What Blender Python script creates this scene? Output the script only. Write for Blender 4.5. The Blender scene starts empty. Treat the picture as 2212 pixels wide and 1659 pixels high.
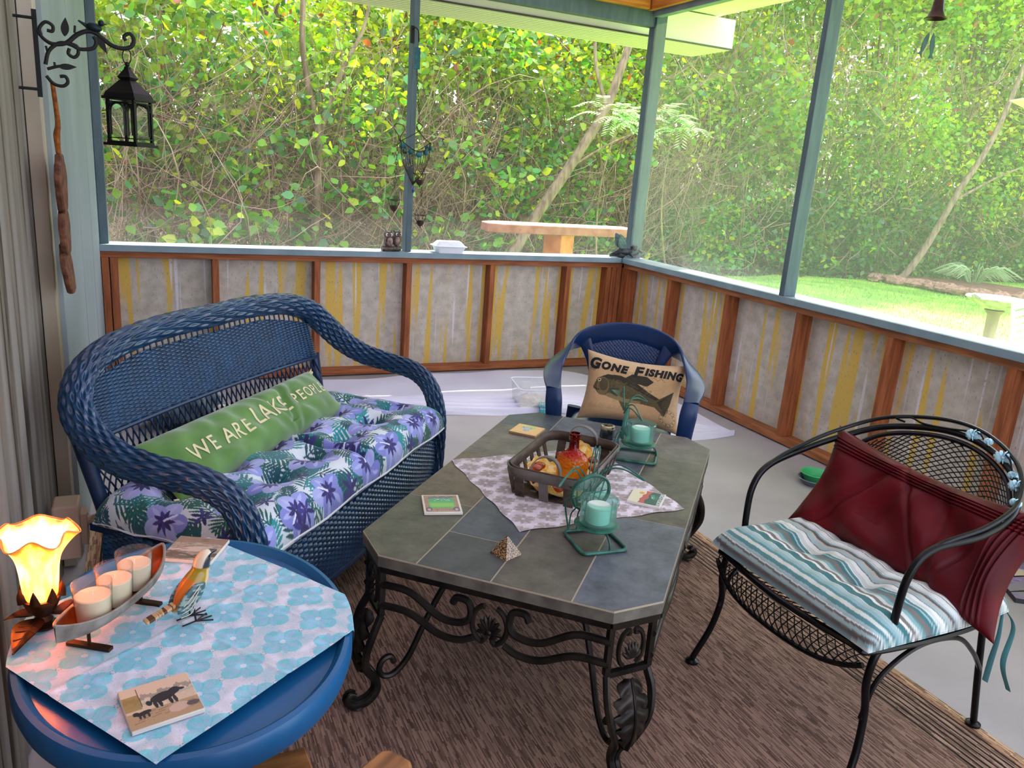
import bpy, bmesh, math, random
import numpy as np
from math import sin, cos, pi, radians, sqrt, atan2
from mathutils import Matrix, Vector
random.seed(7); RNG = np.random.default_rng(7)
SC = bpy.context.scene
COL = SC.collection

# ---------------------------------------------------------------- camera
# frame of the place: corner of back and right half-walls is the origin, x to the right along the back wall, y outwards, z up
W_, H_ = 2212, 1659
F_, YAW, PITCH, ROLL = 1687.79, .4463, -.2651, .0751
CAM = np.array([-3.2658, -5.0498, 1.3978])
d_ = np.array([sin(YAW)*cos(PITCH), cos(YAW)*cos(PITCH), sin(PITCH)])
r_ = np.array([cos(YAW), -sin(YAW), 0.]); u_ = np.cross(r_, d_)
r_, u_ = r_*cos(ROLL)+u_*sin(ROLL), -r_*sin(ROLL)+u_*cos(ROLL)
cd = bpy.data.cameras.new('camera'); cam = bpy.data.objects.new('camera', cd); COL.objects.link(cam)
M = Matrix([[r_[0], u_[0], -d_[0], CAM[0]], [r_[1], u_[1], -d_[1], CAM[1]], [r_[2], u_[2], -d_[2], CAM[2]], [0, 0, 0, 1]])
cam.matrix_world = M
cd.sensor_width = 36; cd.lens = F_/W_*36; cd.clip_start = .02; cd.clip_end = 300
SC.camera = cam

# ---------------------------------------------------------------- world, sun, exposure
wd = bpy.data.worlds.new('sky'); SC.world = wd; wd.use_nodes = True
wn = wd.node_tree; wn.nodes.clear()
wo = wn.nodes.new('ShaderNodeOutputWorld'); wb = wn.nodes.new('ShaderNodeBackground')
sk = wn.nodes.new('ShaderNodeTexSky'); sk.sky_type = 'NISHITA'; sk.sun_disc = False
sk.sun_elevation = radians(52); sk.sun_rotation = radians(35); sk.air_density = 1.0; sk.dust_density = 2.5; sk.ozone_density = .6
mx = wn.nodes.new('ShaderNodeMix'); mx.data_type = 'RGBA'; mx.inputs[0].default_value = .45
wn.links.new(sk.outputs[0], mx.inputs[6]); mx.inputs[7].default_value = (6.2, 6.0, 6.9, 1)
wn.links.new(mx.outputs[2], wb.inputs[0]); wb.inputs[1].default_value = .55
wn.links.new(wb.outputs[0], wo.inputs[0])
sl = bpy.data.lights.new('sun', 'SUN'); sun = bpy.data.objects.new('sun', sl); COL.objects.link(sun)
sl.energy = 13.5; sl.angle = radians(1.5); sl.color = (1, .95, .85)
_a, _e = radians(50), radians(54)
_v = Vector((cos(_e)*cos(_a), cos(_e)*sin(_a), sin(_e)))
sun.rotation_euler = _v.to_track_quat('Z', 'Y').to_euler(); sun.location = _v*30
SC.view_settings.view_transform = 'Standard'; SC.view_settings.look = 'None'
SC.view_settings.exposure = .35; SC.view_settings.gamma = 1; SC.view_settings.use_curve_mapping = False
SC.cycles.max_bounces = 7; SC.cycles.diffuse_bounces = 4; SC.cycles.transparent_max_bounces = 12
SC.cycles.transmission_bounces = 6; SC.cycles.glossy_bounces = 3; SC.cycles.sample_clamp_indirect = 10
SC.cycles.use_denoising = True

# ---------------------------------------------------------------- helpers
def lin(c):
    return tuple(((x/255)/12.92 if x/255 <= .04045 else ((x/255+.055)/1.055)**2.4) for x in c[:3])
def H(h): return lin((int(h[0:2], 16), int(h[2:4], 16), int(h[4:6], 16)))
MATS = {}
def nt(m):
    m.use_nodes = True; n = m.node_tree; return n, n.nodes['Principled BSDF']
def mat(name, c, rough=.6, metal=0, c2=None, scale=8, stretch=(1, 1, 1), bump=0, bscale=None, lo=.35, hi=.65,
        spec=.5, attr=False, trans=0, ior=1.45, sheen=0, coat=0, emit=None, es=0, detail=4, alpha=1):
    if name in MATS: return MATS[name]
    m = bpy.data.materials.new(name); n, b = nt(m); MATS[name] = m
    L = n.links.new
    b.inputs['Base Color'].default_value = (*c, 1); b.inputs['Roughness'].default_value = rough
    b.inputs['Metallic'].default_value = metal; b.inputs['Specular IOR Level'].default_value = spec
    b.inputs['Transmission Weight'].default_value = trans; b.inputs['IOR'].default_value = ior
    b.inputs['Sheen Weight'].default_value = sheen; b.inputs['Coat Weight'].default_value = coat
    if emit: b.inputs['Emission Color'].default_value = (*emit, 1); b.inputs['Emission Strength'].default_value = es
    if c2 is not None or bump:
        tc = n.nodes.new('ShaderNodeTexCoord'); mp = n.nodes.new('ShaderNodeMapping'); mp.inputs['Scale'].default_value = stretch
        L(tc.outputs['Object'], mp.inputs[0])
        no = n.nodes.new('ShaderNodeTexNoise'); no.inputs['Scale'].default_value = scale; no.inputs['Detail'].default_value = detail
        L(mp.outputs[0], no.inputs[0])
        if c2 is not None:
            cr = n.nodes.new('ShaderNodeValToRGB'); cr.color_ramp.elements[0].position = lo; cr.color_ramp.elements[1].position = hi
            cr.color_ramp.elements[0].color = (*c, 1); cr.color_ramp.elements[1].color = (*c2, 1)
            L(no.outputs[0], cr.inputs[0]); out = cr.outputs[0]
            if attr:
                at = n.nodes.new('ShaderNodeAttribute'); at.attribute_name = 'Col'
                mi = n.nodes.new('ShaderNodeMix'); mi.data_type = 'RGBA'; mi.blend_type = 'MULTIPLY'; mi.inputs[0].default_value = 1
                L(out, mi.inputs[6]); L(at.outputs[0], mi.inputs[7]); out = mi.outputs[2]
            L(out, b.inputs['Base Color'])
        if bump:
            bs = no
            if bscale:
                bs = n.nodes.new('ShaderNodeTexNoise'); bs.inputs['Scale'].default_value = bscale; bs.inputs['Detail'].default_value = 5
                L(mp.outputs[0], bs.inputs[0])
            bp = n.nodes.new('ShaderNodeBump'); bp.inputs['Strength'].default_value = bump; bp.inputs['Distance'].default_value = .01
            L(bs.outputs[0], bp.inputs['Height']); L(bp.outputs[0], b.inputs['Normal'])
    elif attr:
        at = n.nodes.new('ShaderNodeAttribute'); at.attribute_name = 'Col'; L(at.outputs[0], b.inputs['Base Color'])
    return m

def link(o, parent=None):
    COL.objects.link(o)
    if parent is not None: o.parent = parent
    return o
def mk(name, V, F, m, parent=None, col=None, smooth=True, loc=None, rz=None):
    V = np.asarray(V, dtype=np.float32).reshape(-1, 3)
    me = bpy.data.meshes.new(name)
    if isinstance(F, np.ndarray):
        k = F.shape[1]; nf = len(F)
        me.vertices.add(len(V)); me.vertices.foreach_set('co', V.ravel())
        me.loops.add(nf*k); me.loops.foreach_set('vertex_index', F.astype(np.int32).ravel())
        me.polygons.add(nf); me.polygons.foreach_set('loop_start', np.arange(0, nf*k, k, dtype=np.int32))
        me.polygons.foreach_set('loop_total', np.full(nf, k, dtype=np.int32))
        me.update(calc_edges=True)
    else:
        me.from_pydata(V.tolist(), [], F); me.update()
    if smooth: me.polygons.foreach_set('use_smooth', np.ones(len(me.polygons), dtype=bool))
    if col is not None:
        a = me.color_attributes.new('Col', 'FLOAT_COLOR', 'POINT')
        c = np.ones((len(V), 4), dtype=np.float32); c[:, :3] = np.asarray(col).reshape(-1, 3); a.data.foreach_set('color', c.ravel())
    me.materials.append(m)
    o = bpy.data.objects.new(name, me); link(o, parent)
    if loc is not None: o.location = loc
    if rz is not None: o.rotation_euler = (0, 0, rz)
    return o
def gridF(nu, nv, cu=False, cv=False, off=0):
    a = np.arange(nu if cu else nu-1); b = np.arange(nv if cv else nv-1)
    A, B = np.meshgrid(a, b); A = A.ravel(); B = B.ravel(); A1 = (A+1) % nu; B1 = (B+1) % nv
    return np.stack([B*nu+A, B*nu+A1, B1*nu+A1, B1*nu+A], 1)+off
def catmull(P, n, closed=False):
    P = np.asarray(P, float)
    if len(P) < 3 and not closed:
        t = np.linspace(0, 1, n)[:, None]; return P[0]*(1-t)+P[-1]*t
    if closed: Q = np.vstack([P[-1], P, P[0], P[1]]); m = len(P)
    else: Q = np.vstack([2*P[0]-P[1], P, 2*P[-1]-P[-2]]); m = len(P)-1
    t = np.linspace(0, m, n, endpoint=not closed); i = np.minimum(t.astype(int), m-1); f = (t-i)[:, None]
    a, b, c, e = Q[i], Q[i+1], Q[i+2], Q[i+3]
    return .5*((2*b)+(-a+c)*f+(2*a-5*b+4*c-e)*f**2+(-a+3*b-3*c+e)*f**3)
def frames(P, closed=False):
    T = np.roll(P, -1, 0)-np.roll(P, 1, 0)
    if not closed: T[0] = P[1]-P[0]; T[-1] = P[-1]-P[-2]
    T /= np.maximum(np.linalg.norm(T, axis=1), 1e-9)[:, None]
    N = np.zeros_like(P); up = np.array([0, 0, 1.]) if abs(T[0][2]) < .9 else np.array([1., 0, 0])
    n = np.cross(T[0], np.cross(up, T[0])); N[0] = n/np.linalg.norm(n)
    for i in range(1, len(P)):
        n = N[i-1]-T[i]*(N[i-1]@T[i]); N[i] = n/max(np.linalg.norm(n), 1e-9)
    return T, N, np.cross(T, N)
class MB:
    def __init__(s): s.V = []; s.F = []; s.C = []; s.n = 0
    def add(s, V, F, c=None):
        V = np.asarray(V, float).reshape(-1, 3)
        s.V.append(V); s.F += [tuple(int(i)+s.n for i in f) for f in F]; s.n += len(V)
        s.C.append(np.tile(np.array(c if c is not None else (1, 1, 1), float), (len(V), 1))); return s
    def box(s, c, h, rz=0, R=None, taper=1, col=None):
        c = np.array(c, float); v = []
        for z in (-1, 1):
            k = 1 if z < 0 else taper
            for x, y in ((-1, -1), (1, -1), (1, 1), (-1, 1)): v.append((x*h[0]*k, y*h[1]*k, z*h[2]))
        v = np.array(v)
        if rz: v = v@np.array([[cos(rz), sin(rz), 0], [-sin(rz), cos(rz), 0], [0, 0, 1]])
        if R is not None: v = v@np.array(R).T
        return s.add(v+c, [(3, 2, 1, 0), (4, 5, 6, 7), (0, 1, 5, 4), (1, 2, 6, 5), (2, 3, 7, 6), (3, 0, 4, 7)], col)
    def bar(s, a, b, w, t, up=(0, 0, 1)):
        a = np.array(a, float); b = np.array(b, float); d = b-a; L = np.linalg.norm(d); d /= L
        x = np.cross(np.array(up, float), d); x /= np.linalg.norm(x); y = np.cross(d, x)
        return s.box((a+b)/2, (w/2, t/2, L/2), R=np.stack([x, y, d], 1))
    def tube(s, P, r, k=8, n=None, closed=False, flat=1, caps=True, col=None):
        P = np.asarray(P, float)
        if n: P = catmull(P, n, closed)
        r = np.asarray(r, float)
        if r.ndim and len(r) != len(P): r = np.interp(np.linspace(0, 1, len(P)), np.linspace(0, 1, len(r)), r)
        r = np.broadcast_to(r, (len(P),))[:, None, None]
        T, N, B = frames(P, closed); a = np.arange(k)*2*pi/k
        V = P[:, None]+r*(N[:, None]*np.cos(a)[None, :, None]+B[:, None]*np.sin(a)[None, :, None]*flat)
        F = gridF(k, len(P), True, closed).tolist()
        if caps and not closed:
            F.append(tuple(range(k))[::-1]); m = (len(P)-1)*k; F.append(tuple(range(m, m+k)))
        return s.add(V, F, col)
    def lathe(s, prof, c=(0, 0, 0), k=24, caps=True, mod=None, col=None):
        p = np.array(prof, float); a = np.arange(k)*2*pi/k
        R = p[:, 0][:, None]*np.ones(k)
        if mod is not None: R = R*mod(p[:, 1][:, None], a[None, :])
        V = np.stack([R*np.cos(a), R*np.sin(a), p[:, 1][:, None]*np.ones(k)], 2)+np.array(c)
        F = [tuple(f) for f in gridF(k, len(p), True).tolist()]
        if caps:
            if p[0, 0] > 1e-4: F.append(tuple(range(k))[::-1])
            if p[-1, 0] > 1e-4: m = (len(p)-1)*k; F.append(tuple(range(m, m+k)))
        return s.add(V, F, col)
    def ball(s, c, r, k=14, col=None, R=None):
        r = np.broadcast_to(np.array(r, float), (3,)); t = np.linspace(-pi/2, pi/2, k//2+2); a = np.arange(k)*2*pi/k
        V = np.stack([np.cos(t)[:, None]*np.cos(a)*r[0], np.cos(t)[:, None]*np.sin(a)*r[1], np.sin(t)[:, None]*np.ones(k)*r[2]], 2).reshape(-1, 3)
        if R is not None: V = V@np.array(R).T
        return s.add(V+np.array(c), gridF(k, len(t), True).tolist(), col)
    def prism(s, pts, z0, z1, col=None):
        n = len(pts); V = [(x, y, z0) for x, y in pts]+[(x, y, z1) for x, y in pts]
        return s.add(V, [tuple(range(n))[::-1], tuple(range(n, 2*n))]+[(i, (i+1) % n, (i+1) % n+n, i+n) for i in range(n)], col)
    def build(s, name, m, parent=None, smooth=True, loc=None, rz=None, bevel=0, col=False):
        V = np.vstack(s.V); o = mk(name, V, s.F, m, parent, np.vstack(s.C) if col else None, smooth, loc, rz)
        if bevel:
            b = o.modifiers.new('bevel', 'BEVEL'); b.width = bevel; b.segments = 2; b.limit_method = 'ANGLE'; b.angle_limit = radians(40)
        if smooth:
            for p in [1]:
                o.data.set_sharp_from_angle(angle=radians(38))
        return o
def tag(o, label=None, cat=None, group=None, kind=None):
    if label: o['label'] = label
    if cat: o['category'] = cat
    if group: o['group'] = group
    if kind: o['kind'] = kind
    return o
def thing(name, label, cat, loc=(0, 0, 0), rz=0, group=None):
    o = bpy.data.objects.new(name, None); COL.objects.link(o); o.location = loc; o.rotation_euler = (0, 0, rz); o.empty_display_size = .05
    return tag(o, label, cat, group)
def struct(o, label=None): return tag(o, label, None, None, 'structure')
def copy_tree(o, parent=None):
    c = o.copy(); COL.objects.link(c)
    if parent is not None: c.parent = parent
    for ch in [x for x in COL.objects if x.parent == o]: copy_tree(ch, c)
    return c
# painted patterns: a small numpy canvas whose colours are read onto the vertices of a dense mesh
class Cv:
    def __init__(s, w, h, c): s.w, s.h = w, h; s.a = np.tile(np.array(c, float), (h, w, 1))
    def _win(s, x, y, R):
        x0, x1 = max(0, int(x-R)), min(s.w, int(x+R)+2); y0, y1 = max(0, int(y-R)), min(s.h, int(y+R)+2)
        if x0 >= x1 or y0 >= y1: return None
        Y, X = np.mgrid[y0:y1, x0:x1]; return slice(y0, y1), slice(x0, x1), X-x, Y-y
    def ell(s, x, y, rx, ry, ang, c, al=1, shape='e'):
        w = s._win(x, y, max(rx, ry)*1.05)
        if w is None: return
        sy, sx, X, Y = w; ca, sa = cos(ang), sin(ang); U = (X*ca+Y*sa)/rx; Vv = (-X*sa+Y*ca)/ry
        if shape == 'e': m = U*U+Vv*Vv < 1
        elif shape == 'leaf': m = (np.abs(U) < 1) & (np.abs(Vv) < (1-U*U))
        else: m = (np.abs(U) < 1) & (np.abs(Vv) < 1)
        s.a[sy, sx][m] = s.a[sy, sx][m]*(1-al)+np.array(c)*al
    def poly(s, pts, c, al=1):
        p = np.array(pts, float); Y, X = np.mgrid[0:s.h, 0:s.w]; m = np.zeros((s.h, s.w), bool)
        for i in range(len(p)):
            (xa, ya), (xb, yb) = p[i], p[i-1]
            if ya == yb: continue
            m ^= ((ya > Y) != (yb > Y)) & (X < (xb-xa)*(Y-ya)/(yb-ya)+xa)
        s.a[m] = s.a[m]*(1-al)+np.array(c)*al
    def line(s, a, b, wd, c, al=1):
        L = sqrt((b[0]-a[0])**2+(b[1]-a[1])**2); s.ell((a[0]+b[0])/2, (a[1]+b[1])/2, L/2+.5, wd/2, atan2(b[1]-a[1], b[0]-a[0]), c, al, 'r')
    def noise(s, k, amt):
        g = RNG.normal(0, 1, (s.h//k+2, s.w//k+2)); g = np.kron(g, np.ones((k, k)))[:s.h, :s.w]; s.a = np.clip(s.a*(1+amt*g[..., None]), 0, 1)
def text_mesh(body, size, bold=.0, shear=0, spacing=1.0):
    cu = bpy.data.curves.new('t', 'FONT'); cu.body = body; cu.size = size; cu.offset = bold; cu.shear = shear; cu.space_character = spacing
    cu.align_x = 'CENTER'; cu.align_y = 'CENTER'; cu.resolution_u = 3
    o = bpy.data.objects.new('t', cu); COL.objects.link(o); dg = bpy.context.evaluated_depsgraph_get(); dg.update()
    me = bpy.data.meshes.new_from_object(o.evaluated_get(dg)); bpy.data.objects.remove(o)
    bm = bmesh.new(); bm.from_mesh(me); bmesh.ops.triangulate(bm, faces=bm.faces)
    for _ in range(3):
        es = [e for e in bm.edges if e.calc_length() > size*.12]
        if es: bmesh.ops.subdivide_edges(bm, edges=es, cuts=1); bmesh.ops.triangulate(bm, faces=bm.faces)
    V = np.array([v.co[:] for v in bm.verts]); Fc = [tuple(v.index for v in f.verts) for f in bm.faces]; bm.free(); return V, Fc
# ---------------------------------------------------------------- the porch shell
wood = mat('lumber', H('a55e33'), .7, c2=H('7c411f'), scale=6, stretch=(9, 9, .8), bump=.25, detail=6)
woodh = mat('lumber_along_x', H('a8623a'), .7, c2=H('83451f'), scale=6, stretch=(.8, 9, 9), bump=.25, detail=6)
woody = mat('lumber_along_y', H('a8673c'), .7, c2=H('7d4a28'), scale=6, stretch=(9, .8, 9), bump=.25, detail=6)
beamw = mat('honey_lumber', H('c9802f'), .6, c2=H('a35a1a'), scale=5, stretch=(.8, .8, 9), bump=.15)
paint = mat('grey_blue_paint', H('53656b'), .55, c2=H('46585f'), scale=5, stretch=(6, 6, 1), bump=.12)
sillp = mat('sill_paint', H('82949c'), .5, c2=H('70858e'), scale=6, bump=.08)
whitep = mat('white_paint', H('8f9c9f'), .6, c2=H('808d92'), scale=2, stretch=(1, 1, .4))
soff = mat('vinyl_soffit', H('e2e2d0'), .6)
def panel_mat():
    m = bpy.data.materials.new('stained_backing_board'); n, b = nt(m); L = n.links.new
    tc = n.nodes.new('ShaderNodeTexCoord'); sp = n.nodes.new('ShaderNodeSeparateXYZ'); L(tc.outputs['Object'], sp.inputs[0])
    ad = n.nodes.new('ShaderNodeMath'); ad.operation = 'ADD'; L(sp.outputs[0], ad.inputs[0]); L(sp.outputs[1], ad.inputs[1])
    def no(sx, sz, sc, det=3):
        cx = n.nodes.new('ShaderNodeCombineXYZ'); a = n.nodes.new('ShaderNodeMath'); a.operation = 'MULTIPLY'; a.inputs[1].default_value = sx; L(ad.outputs[0], a.inputs[0])
        c = n.nodes.new('ShaderNodeMath'); c.operation = 'MULTIPLY'; c.inputs[1].default_value = sz; L(sp.outputs[2], c.inputs[0])
        L(a.outputs[0], cx.inputs[0]); L(c.outputs[0], cx.inputs[1])
        t = n.nodes.new('ShaderNodeTexNoise'); t.inputs['Scale'].default_value = sc; t.inputs['Detail'].default_value = det; L(cx.outputs[0], t.inputs[0]); return t
    def ramp(src, p0, p1, a=(0, 0, 0), c=(1, 1, 1)):
        r = n.nodes.new('ShaderNodeValToRGB'); r.color_ramp.elements[0].position = p0; r.color_ramp.elements[1].position = p1
        r.color_ramp.elements[0].color = (*a, 1); r.color_ramp.elements[1].color = (*c, 1); L(src, r.inputs[0]); return r.outputs[0]
    def mixc(f, a, c):
        x = n.nodes.new('ShaderNodeMix'); x.data_type = 'RGBA'; L(f, x.inputs[0])
        for s, v in ((6, a), (7, c)):
            if isinstance(v, tuple): x.inputs[s].default_value = (*v, 1)
            else: L(v, x.inputs[s])
        return x.outputs[2]
    base = ramp(no(10, 10, 1.5).outputs[0], .35, .65, H('c8bdb0'), H('b0a696'))
    c1 = mixc(ramp(no(16, .7, 1, 1).outputs[0], .545, .60), base, H('d2ae52'))
    c2 = mixc(ramp(no(30, .8, 1, 1).outputs[0], .66, .7), c1, H('d3cdd0'))
    c3 = mixc(ramp(no(120, 45, 1, 2).outputs[0], .62, .72), c2, H('948b80'))
    L(c3, b.inputs['Base Color']); b.inputs['Roughness'].default_value = .8; return m
board = panel_mat()
def tram(o): return struct(o)
wb_ = MB().box((-1.75, .095, .40), (1.85, .006, .40)).build('wall_back', board, smooth=False); struct(wb_)
wr_ = MB().box((.095, -2.5, .40), (.006, 2.6, .40)).build('wall_right', board, smooth=False); struct(wr_)
ST, SZ0, SZ1 = .038, .038, .7555
for x in [-3.506, -3.462] + [-1.6924+k*.6096 for k in (-2, -1, 0, 1, 2)] + [-.128, -.084, -.04]:
    MB().box((x+.019, .0445, (SZ0+SZ1)/2), (.019, .0445, (SZ1-SZ0)/2)).build('stud', wood, wb_, bevel=.002)
for y in [-.04, -.085] + [-1.2401+k*.6096 for k in (1, 0, -1, -2, -3, -4, -5)]:
    MB().box((.0445, y+.019, (SZ0+SZ1)/2), (.0445, .019, (SZ1-SZ0)/2)).build('stud', wood, wr_, bevel=.002)
for z, nm in ((.019, 'bottom_plate'), (.774, 'top_plate')):
    MB().box((-1.78, .0445, z), (1.78, .0445, .0187)).build(nm, woodh, wb_, bevel=.002)
    MB().box((.0445, -2.56, z), (.0446, 2.54, .0187)).build(nm, woody, wr_, bevel=.002)
def sill(name, pts):
    o = MB().prism(pts, .793, .831).build(name, sillp, bevel=.003); return struct(o)
sill('trim_1', [(-3.51, -.03), (-.03, -.03), (.17, .15), (-3.51, .15)])
sill('trim_2', [(-.03, -5.1), (.15, -5.1), (.17, .149), (-.0295, -.031)])
def post(name, x0, x1, y0, y1, z0=.831, z1=2.5):
    o = MB().box(((x0+x1)/2, (y0+y1)/2, (z0+z1)/2), ((x1-x0)/2, (y1-y0)/2, (z1-z0)/2)).build(name, paint, bevel=.003); return struct(o)
post('trim_3', -3.508, -3.462, .02, .109); post('trim_4', -1.702, -1.664, .01, .099)
post('trim_5', .066, .155, .0, .089, z1=2.55); post('trim_6', -.028, .061, -1.722, -1.684); post('trim_7', -.028, .061, -3.56, -3.522)
post('trim_8', -.028, .061, -5.1, -5.06)
o = MB().box((-1.70, .05, 2.535), (1.86, .03, .085)).build('trim_9', paint, bevel=.003); struct(o)
o = MB().box((.075, -2.5, 2.55), (.03, 2.6, .035)).build('trim_10', sillp, bevel=.003); struct(o)
o = MB().box((-1.79, -.01, 2.65), (1.77, .019, .10)).build('trim_11', beamw, bevel=.003); struct(o)
o = MB().box((0.012, -2.5, 2.65), (.019, 2.6, .10)).build('trim_12', beamw, bevel=.003); struct(o)
# insect screens
def screen_mat(fac, nm):
    m = bpy.data.materials.new(nm); m.use_nodes = True; n = m.node_tree; n.nodes.clear(); L = n.links.new
    o = n.nodes.new('ShaderNodeOutputMaterial'); x = n.nodes.new('ShaderNodeMixShader'); t = n.nodes.new('ShaderNodeBsdfTransparent')
    y = n.nodes.new('ShaderNodeMixShader'); d = n.nodes.new('ShaderNodeBsdfDiffuse'); tr = n.nodes.new('ShaderNodeBsdfTranslucent')
    d.inputs[0].default_value = (*H('e0e0e0'), 1); tr.inputs[0].default_value = (*H('f0f0ea'), 1)
    y.inputs[0].default_value = .6; L(d.outputs[0], y.inputs[1]); L(tr.outputs[0], y.inputs[2])
    x.inputs[0].default_value = fac; L(t.outputs[0], x.inputs[1]); L(y.outputs[0], x.inputs[2]); L(x.outputs[0], o.inputs[0]); return m
scr = screen_mat(.055, 'insect_screen'); scr2 = screen_mat(.12, 'sunlit_haze_screen')  # right screens get more white mixed in, painting the sunlit haze
def pane(name, a, b, m=None):
    V = [(a[0], a[1], .832), (b[0], b[1], .832), (b[0], b[1], 2.46), (a[0], a[1], 2.46)]
    return struct(mk(name, V, [(0, 1, 2, 3)], m or scr, smooth=False))
pane('window_1', (-3.462, .085), (-1.702, .085)); pane('window_2', (-1.664, .085), (.066, .085))
pane('window_3', (.055, -.0), (.055, -1.684), scr2); pane('window_4', (.055, -1.722), (.055, -3.522), scr2); pane('window_5', (.055, -3.56), (.055, -5.06), scr2)
# left wall: weathered ribbed siding, then a white board towards the back corner
def weathered():
    m = bpy.data.materials.new('weathered_siding'); n, b = nt(m); L = n.links.new
    tc = n.nodes.new('ShaderNodeTexCoord'); mp = n.nodes.new('ShaderNodeMapping'); mp.inputs['Scale'].default_value = (1, 9, .45); L(tc.outputs['Object'], mp.inputs[0])
    a = n.nodes.new('ShaderNodeTexNoise'); a.inputs['Scale'].default_value = 1.6; a.inputs['Detail'].default_value = 7; L(mp.outputs[0], a.inputs[0])
    r = n.nodes.new('ShaderNodeValToRGB'); e = r.color_ramp.elements; e[0].position = .40; e[0].color = (*H('2e241b'), 1); e[1].position = .62; e[1].color = (*H('7f7a76'), 1)
    x = r.color_ramp.elements.new(.46); x.color = (*H('6a6159'), 1)
    L(a.outputs[0], r.inputs[0]); L(r.outputs[0], b.inputs['Base Color']); b.inputs['Roughness'].default_value = .65; return m
ys = np.linspace(-6.6, -2.2, 620); prof = .009*np.abs(np.sin(ys*pi/.085))**.6
P = np.zeros((2, len(ys), 3)); P[..., 1] = ys; P[..., 0] = -3.575+prof; P[1, :, 2] = 2.72
wl = mk('wall_left', P, gridF(len(ys), 2), weathered()); struct(wl)
MB().box((-3.60, -4.3, 1.36), (.02, 2.4, 1.36)).build('wall_backing', whitep, wl, smooth=False)
for y0, y1, x in ((-.62, .11, -3.509), (-1.28, -.624, -3.511), (-2.20, -1.284, -3.513)):
    MB().box(((x-3.6)/2, (y0+y1)/2, 1.36), ((x+3.6)/2, (y1-y0)/2, 1.36)).build('wall_board', whitep, wl, bevel=.002)
MB().box((-3.548, -2.245, 1.36), (.02, .045, 1.36)).build('corner_trim', mat('dirty_trim', H('8a7a5c'), .7, c2=H('b9b3a8'), scale=3, stretch=(1, 1, .3)), wl, bevel=.002)
# floor and roof
conc = mat('concrete', H('aaa5a6'), .55, c2=H('918c8d'), scale=1.3, bump=.05, bscale=60, detail=8)
struct(MB().box((-1.72, -3.2, -.089), (1.9, 3.4, .08)).build('floor', conc, smooth=False))
def ceil_mat():
    m = bpy.data.materials.new('daylight_passing_ceiling'); m.use_nodes = True; n = m.node_tree; n.nodes.clear(); L = n.links.new
    o = n.nodes.new('ShaderNodeOutputMaterial'); x = n.nodes.new('ShaderNodeMixShader'); d = n.nodes.new('ShaderNodeBsdfDiffuse'); t = n.nodes.new('ShaderNodeBsdfTranslucent')
    d.inputs[0].default_value = (.82, .76, .84, 1); t.inputs[0].default_value = (.88, .80, .98, 1); x.inputs[0].default_value = CEIL_T  # lilac tint added to offset the green cast of bounced light
    L(d.outputs[0], x.inputs[1]); L(t.outputs[0], x.inputs[2]); L(x.outputs[0], o.inputs[0]); return m
CEIL_T = .28  # unseen ceiling made translucent so daylight reaches the interior
struct(MB().box((-1.36, -2.72, 2.81), (2.25, 3.6, .008)).build('ceiling', ceil_mat(), smooth=False))  # stretched out over the eaves to keep sun patches off the floor
# the eave outside the back screen and its return at the corner
ev = MB()
ev.box((-1.28, .612, 2.56), (2.31, .262, .11))
ev = ev.build('eave', soff, smooth=False); struct(ev); ev.name = 'trim_13'
g = MB()
for y in np.arange(.39, .87, .06): g.box((-1.28, y, 2.449), (2.3, .0035, .002))
g.build('soffit_groove', mat('soffit_groove', H('bdb9a2'), .8), ev, smooth=False)
MB().box((-1.28, .343, 2.452), (2.31, .007, .006)).build('dark_gap_strip', mat('dark_gap', H('39362f'), .8), ev, smooth=False)  # solid dark strip standing in for the dark gap along the eave's inner edge
o = MB().box((.52, -2.2, 2.74), (.36, 3.1, .06)).build('trim_14', soff, smooth=False); struct(o)
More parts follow.
